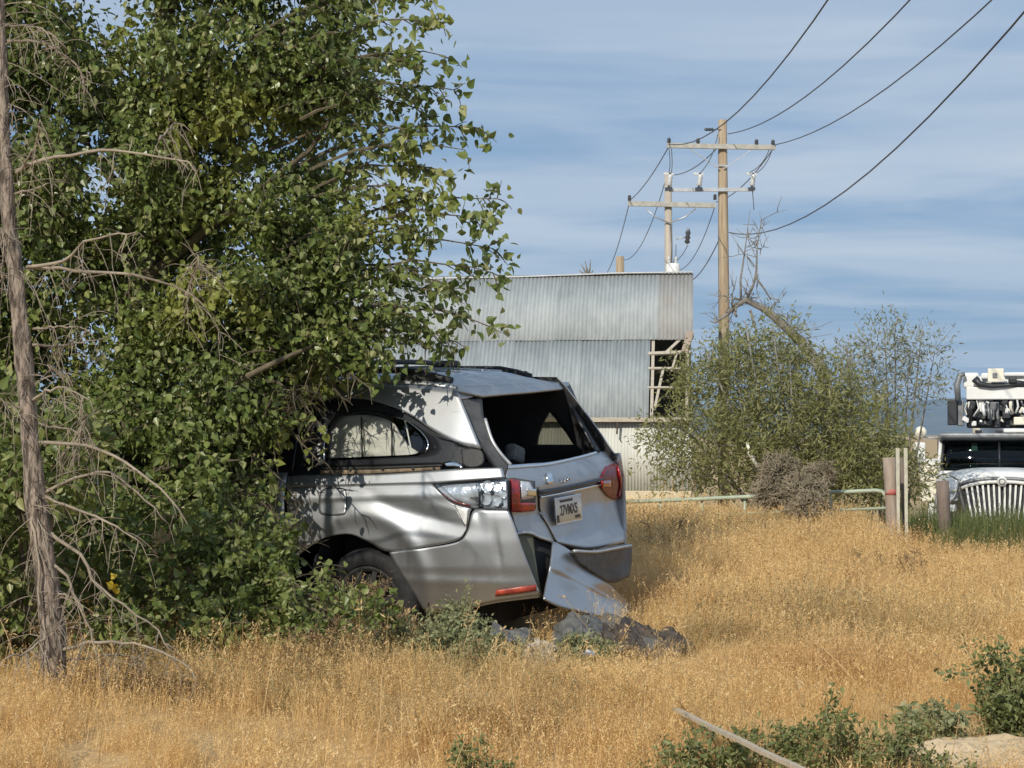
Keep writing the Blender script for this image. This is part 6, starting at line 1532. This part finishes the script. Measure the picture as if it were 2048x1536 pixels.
for px, d, h, w, lab in ((650, 10.5, 0.30, 0.40, 'reddish brown dead bush beside the pale bush'), (600, 10.4, 0.22, 0.34, 'brown dead weed at the foot of the sapling'), (360, 9.7, 0.18, 0.40, 'dark brown dead weed right of the dead trunk'), (230, 9.8, 0.22, 0.4, 'brown tangle of dead weed at the dead trunk foot'), (1335, 18.5, 0.55, 0.6, 'brown patch of dead weed behind the van'), (1780, 17.0, 0.40, 0.6, 'brown dead weed patch in the field on the right'), (715, 11.75, 0.50, 0.34, 'tall brown dead weed in front of the rear wheel'), (660, 11.6, 0.42, 0.34, 'brown dead weed between the sapling and the rear wheel'), (775, 11.5, 0.34, 0.30, 'brown dead weed right of the rear wheel')):
    weed('dead_weed', px, d, h, w, lab, 'weed', M['brown_weed'], 14, 0.026, 26, 'narrow', 'brown dead weeds')

# ---------------- dry grass and green grass
def blade_clump(nb, rad, hmin, hmax, wid, seed, seedheads=0.4, lean=0.5, smat=None):
    r = np.random.default_rng(seed); V = []; F = []
    for k in range(nb):
        a = r.uniform(0, 6.283); q = rad * math.sqrt(r.uniform()); p = np.array([q * math.cos(a), q * math.sin(a), -0.03]); b = r.uniform(0, 6.283)
        h = r.uniform(hmin, hmax); ln = lean * r.uniform(0.05, 1.0); dx = np.array([math.cos(b), math.sin(b), 0]); sd = np.array([-math.sin(b), math.cos(b), 0]); sd = sd * math.cos(r.uniform(0, 3)) + dx * 0.4; w = wid * r.uniform(0.6, 1.4)
        base = len(V); N = 4
        for i in range(N):
            t = i / (N - 1); c = p + dx * (h * ln * t ** 1.8) + np.array([0, 0, h * t * (1 - 0.25 * ln * t)]); ww = w * (1 - 0.75 * t)
            V += [c - sd * ww, c + sd * ww]
        for i in range(N - 1): F.append((base + 2 * i, base + 2 * i + 1, base + 2 * i + 3, base + 2 * i + 2))
        if r.uniform() < seedheads:
            tip = V[-1]
            for m in range(6):
                s0 = tip - np.array([0, 0, 0.012 * m]) ; an = r.uniform(0, 6.283); o = np.array([math.cos(an), math.sin(an), 0.6]) * 0.011
                s = np.array([-math.sin(an), math.cos(an), 0.0]) * 0.0035; base = len(V); V += [s0, s0 + o * 0.6 + s, s0 + o * 1.6, s0 + o * 0.6 - s]; F.append((base, base + 1, base + 2, base + 3))
    return np.array(V), np.array(F)
def scatter(name, pts, rotz, tilt, scl, variants, material, label):
    coll = bpy.data.collections.new(name + '_clumps')
    for i, (v, f) in enumerate(variants):
        o = bpy.data.objects.new('clump', np_mesh('clump', v, f, material)); coll.objects.link(o)
    n = len(pts); me = bpy.data.meshes.new(name); me.vertices.add(n); me.vertices.foreach_set('co', np.ascontiguousarray(pts, np.float32).ravel())
    a = me.attributes.new('rot', 'FLOAT_VECTOR', 'POINT'); a.data.foreach_set('vector', np.ascontiguousarray(np.stack([tilt[:, 0], tilt[:, 1], rotz], -1), np.float32).ravel())
    a = me.attributes.new('scl', 'FLOAT', 'POINT'); a.data.foreach_set('value', np.ascontiguousarray(scl, np.float32))
    a = me.attributes.new('pick', 'INT', 'POINT'); a.data.foreach_set('value', R.integers(0, len(variants), n).astype(np.int32))
    me.materials.append(material); me.update()
    o = bpy.data.objects.new(name, me); link(o); tag(o, label, kind='stuff')
    ng = bpy.data.node_groups.new(name, 'GeometryNodeTree')
    ng.interface.new_socket('Geometry', in_out='INPUT', socket_type='NodeSocketGeometry'); ng.interface.new_socket('Geometry', in_out='OUTPUT', socket_type='NodeSocketGeometry')
    N, L = ng.nodes, ng.links
    gi = N.new('NodeGroupInput'); go = N.new('NodeGroupOutput'); ci = N.new('GeometryNodeCollectionInfo'); ci.inputs['Collection'].default_value = coll; ci.inputs['Separate Children'].default_value = True; ci.inputs['Reset Children'].default_value = True
    ip = N.new('GeometryNodeInstanceOnPoints'); ip.inputs['Pick Instance'].default_value = True
    def na(nm, ty):
        k = N.new('GeometryNodeInputNamedAttribute'); k.data_type = ty; k.inputs['Name'].default_value = nm; return k.outputs['Attribute']
    L.new(gi.outputs[0], ip.inputs['Points']); L.new(ci.outputs[0], ip.inputs['Instance']); L.new(na('pick', 'INT'), ip.inputs['Instance Index'])
    e2r = N.new('FunctionNodeEulerToRotation'); L.new(na('rot', 'FLOAT_VECTOR'), e2r.inputs[0]); L.new(e2r.outputs[0], ip.inputs['Rotation'])
    cx = N.new('ShaderNodeCombineXYZ'); s = na('scl', 'FLOAT')
    for i in range(3): L.new(s, cx.inputs[i])
    L.new(cx.outputs[0], ip.inputs['Scale']); L.new(ip.outputs[0], go.inputs[0])
    m = o.modifiers.new('scatter', 'NODES'); m.node_group = ng
    return o
def in_van(x, y):
    q = (np.stack([x - VO.x, y - VO.y, 0 * x], -1)) @ VRn
    return (q[..., 0] > -0.02) & (q[..., 0] < 5.1) & (np.abs(q[..., 1]) < 0.90)
def field(n, d0, d1, xl, xr, seed):
    r = np.random.default_rng(seed)
    y = np.sqrt(r.uniform(d0 ** 2, d1 ** 2, n)); u = r.uniform(xl, xr, n); x = u * y
    return x, y, r
def build_grass():
    x, y, r = field(17500, 4.2, 27.0, -0.34, 0.34, 3)
    keep = ~in_van(x, y)
    # openings: bare dirt, thinner under the tree crown
    keep &= ~((((x - 2.20) / 0.60) ** 2 + ((y - 8.40) / 0.27) ** 2 < 1) & (r.uniform(0, 1, len(x)) < 0.85))
    keep &= ~((y > 24.0) & (x > 4.2))
    x, y = x[keep], y[keep]
    nz = np.sin(x * 2.1 + 1) * np.sin(y * 1.7) + 0.6 * np.sin(x * 4.7 + y * 3.1)
    nz2 = np.sin(x * 6.3 + 2 * np.sin(y * 3.7)) * np.sin(y * 5.9 + 1.7 * np.sin(x * 4.1))
    sc = (0.80 + 0.13 * nz + 0.16 * nz2 + r.normal(0, 0.15, len(x))) * np.clip(0.66 + (y - 8) * 0.035, 0.62, 1.25)
    # trampled beside the wreck
    near = np.exp(-(np.maximum(np.abs(x - 0.35) - 0.75, 0) / 0.25) ** 2 - (np.maximum(np.abs(y - 11.5) - 0.55, 0) / 0.3) ** 2); sc *= 1 - 0.48 * near; dens_ = r.uniform(0, 1, len(x)) > 0.30 * near; x, y, sc = x[dens_], y[dens_], sc[dens_]
    tuft = r.uniform(0, 1, len(x)) < 0.06; sc = np.where(tuft, sc * 1.45, sc); sc = np.clip(sc, 0.24, 1.9)
    pts = np.stack([x, y, ground_z(x, y)], -1)
    var = [blade_clump(80, 0.18, 0.12, 0.34, 0.0016, 20 + k, 0.55, 0.8) for k in range(8)] + [blade_clump(40, 0.14, 0.22, 0.42, 0.0016, 40 + k, 0.8, 0.5) for k in range(2)]
    scatter('dry_grass', pts, r.uniform(0, 6.28, len(x)), r.normal(0, 0.12, (len(x), 2)), sc, var, M['dry'], 'golden dry grass covering the whole field')
    # low brown and greyish weeds mixed through the grass in patches
    x4, y4, r4 = field(3400, 6.0, 24.0, -0.30, 0.27, 17)
    pn = np.sin(x4 * 1.1 + 2.0 + 0.6 * np.sin(y4 * 0.7)) * np.sin(y4 * 0.8 + x4 * 0.35) + 0.35 * np.sin(x4 * 5.1) * np.sin(y4 * 4.3)
    k4 = (pn > 0.42) & ~in_van(x4, y4); x4, y4 = x4[k4], y4[k4]
    pts = np.stack([x4, y4, ground_z(x4, y4)], -1)
    var = [blade_clump(46, 0.16, 0.12, 0.36, 0.0022, 90 + k, 0.9, 0.9) for k in range(4)]
    scatter('brown_weeds', pts, r4.uniform(0, 6.28, len(x4)), r4.normal(0, 0.12, (len(x4), 2)), np.clip(0.95 + r4.normal(0, 0.2, len(x4)), 0.4, 1.5) * np.clip(0.7 + (y4 - 8) * 0.035, 0.62, 1.25), var, M['field_weed'], 'brownish dead weeds mixed through the dry grass')
    # fresh green grass in front of the truck
    n = 1500; x2 = r.uniform(4.75, 8.2, n); y2 = r.uniform(22.0, 28.5, n)
    k2 = (x2 / y2 > 0.200); x2, y2 = x2[k2], y2[k2]
    pts = np.stack([x2, y2, ground_z(x2, y2)], -1)
    sc2 = np.clip(0.85 + r.normal(0, 0.15, len(x2)), 0.4, 1.4) * np.clip(1.15 + (y2 - 22) * 0.13, 1.0, 1.9)
    var = [blade_clump(40, 0.14, 0.25, 0.55, 0.004, 70 + k, 0.1, 0.5) for k in range(4)]
    scatter('green_grass', pts, r.uniform(0, 6.28, len(x2)), r.normal(0, 0.08, (len(x2), 2)), sc2, var, M['green_grass'], 'tall green grass in front of the truck')
    # a few long pale stalks standing above the rest
    x3, y3, r3 = field(700, 6.0, 22, -0.28, 0.28, 9); k3 = ~in_van(x3, y3); x3, y3 = x3[k3], y3[k3]
    st = np.stack([x3, y3, ground_z(x3, y3)], -1)
    C = batch_twigs(st, unit(r3.normal(0, 0.34, (len(x3), 3)) + np.array([0, 0, 1])), r3.uniform(0.26, 0.50, len(x3)), np.full(len(x3), 0.15), 6, 0.05)
    v, f = tubes_np(C, 0.0022, 0.0014)
    hv = leaves_on(C[:, 3:], 14, 0.028, 0.0, 'narrow', 0.012); lv, lf = leaf_arrays(*hv, 'narrow')
    tag(np_obj('dry_stalks', np.concatenate([v, lv]), np.concatenate([f, lf + len(v)]), M['seed']), 'pale seed stalks standing above the dry grass', kind='stuff')
build_grass()
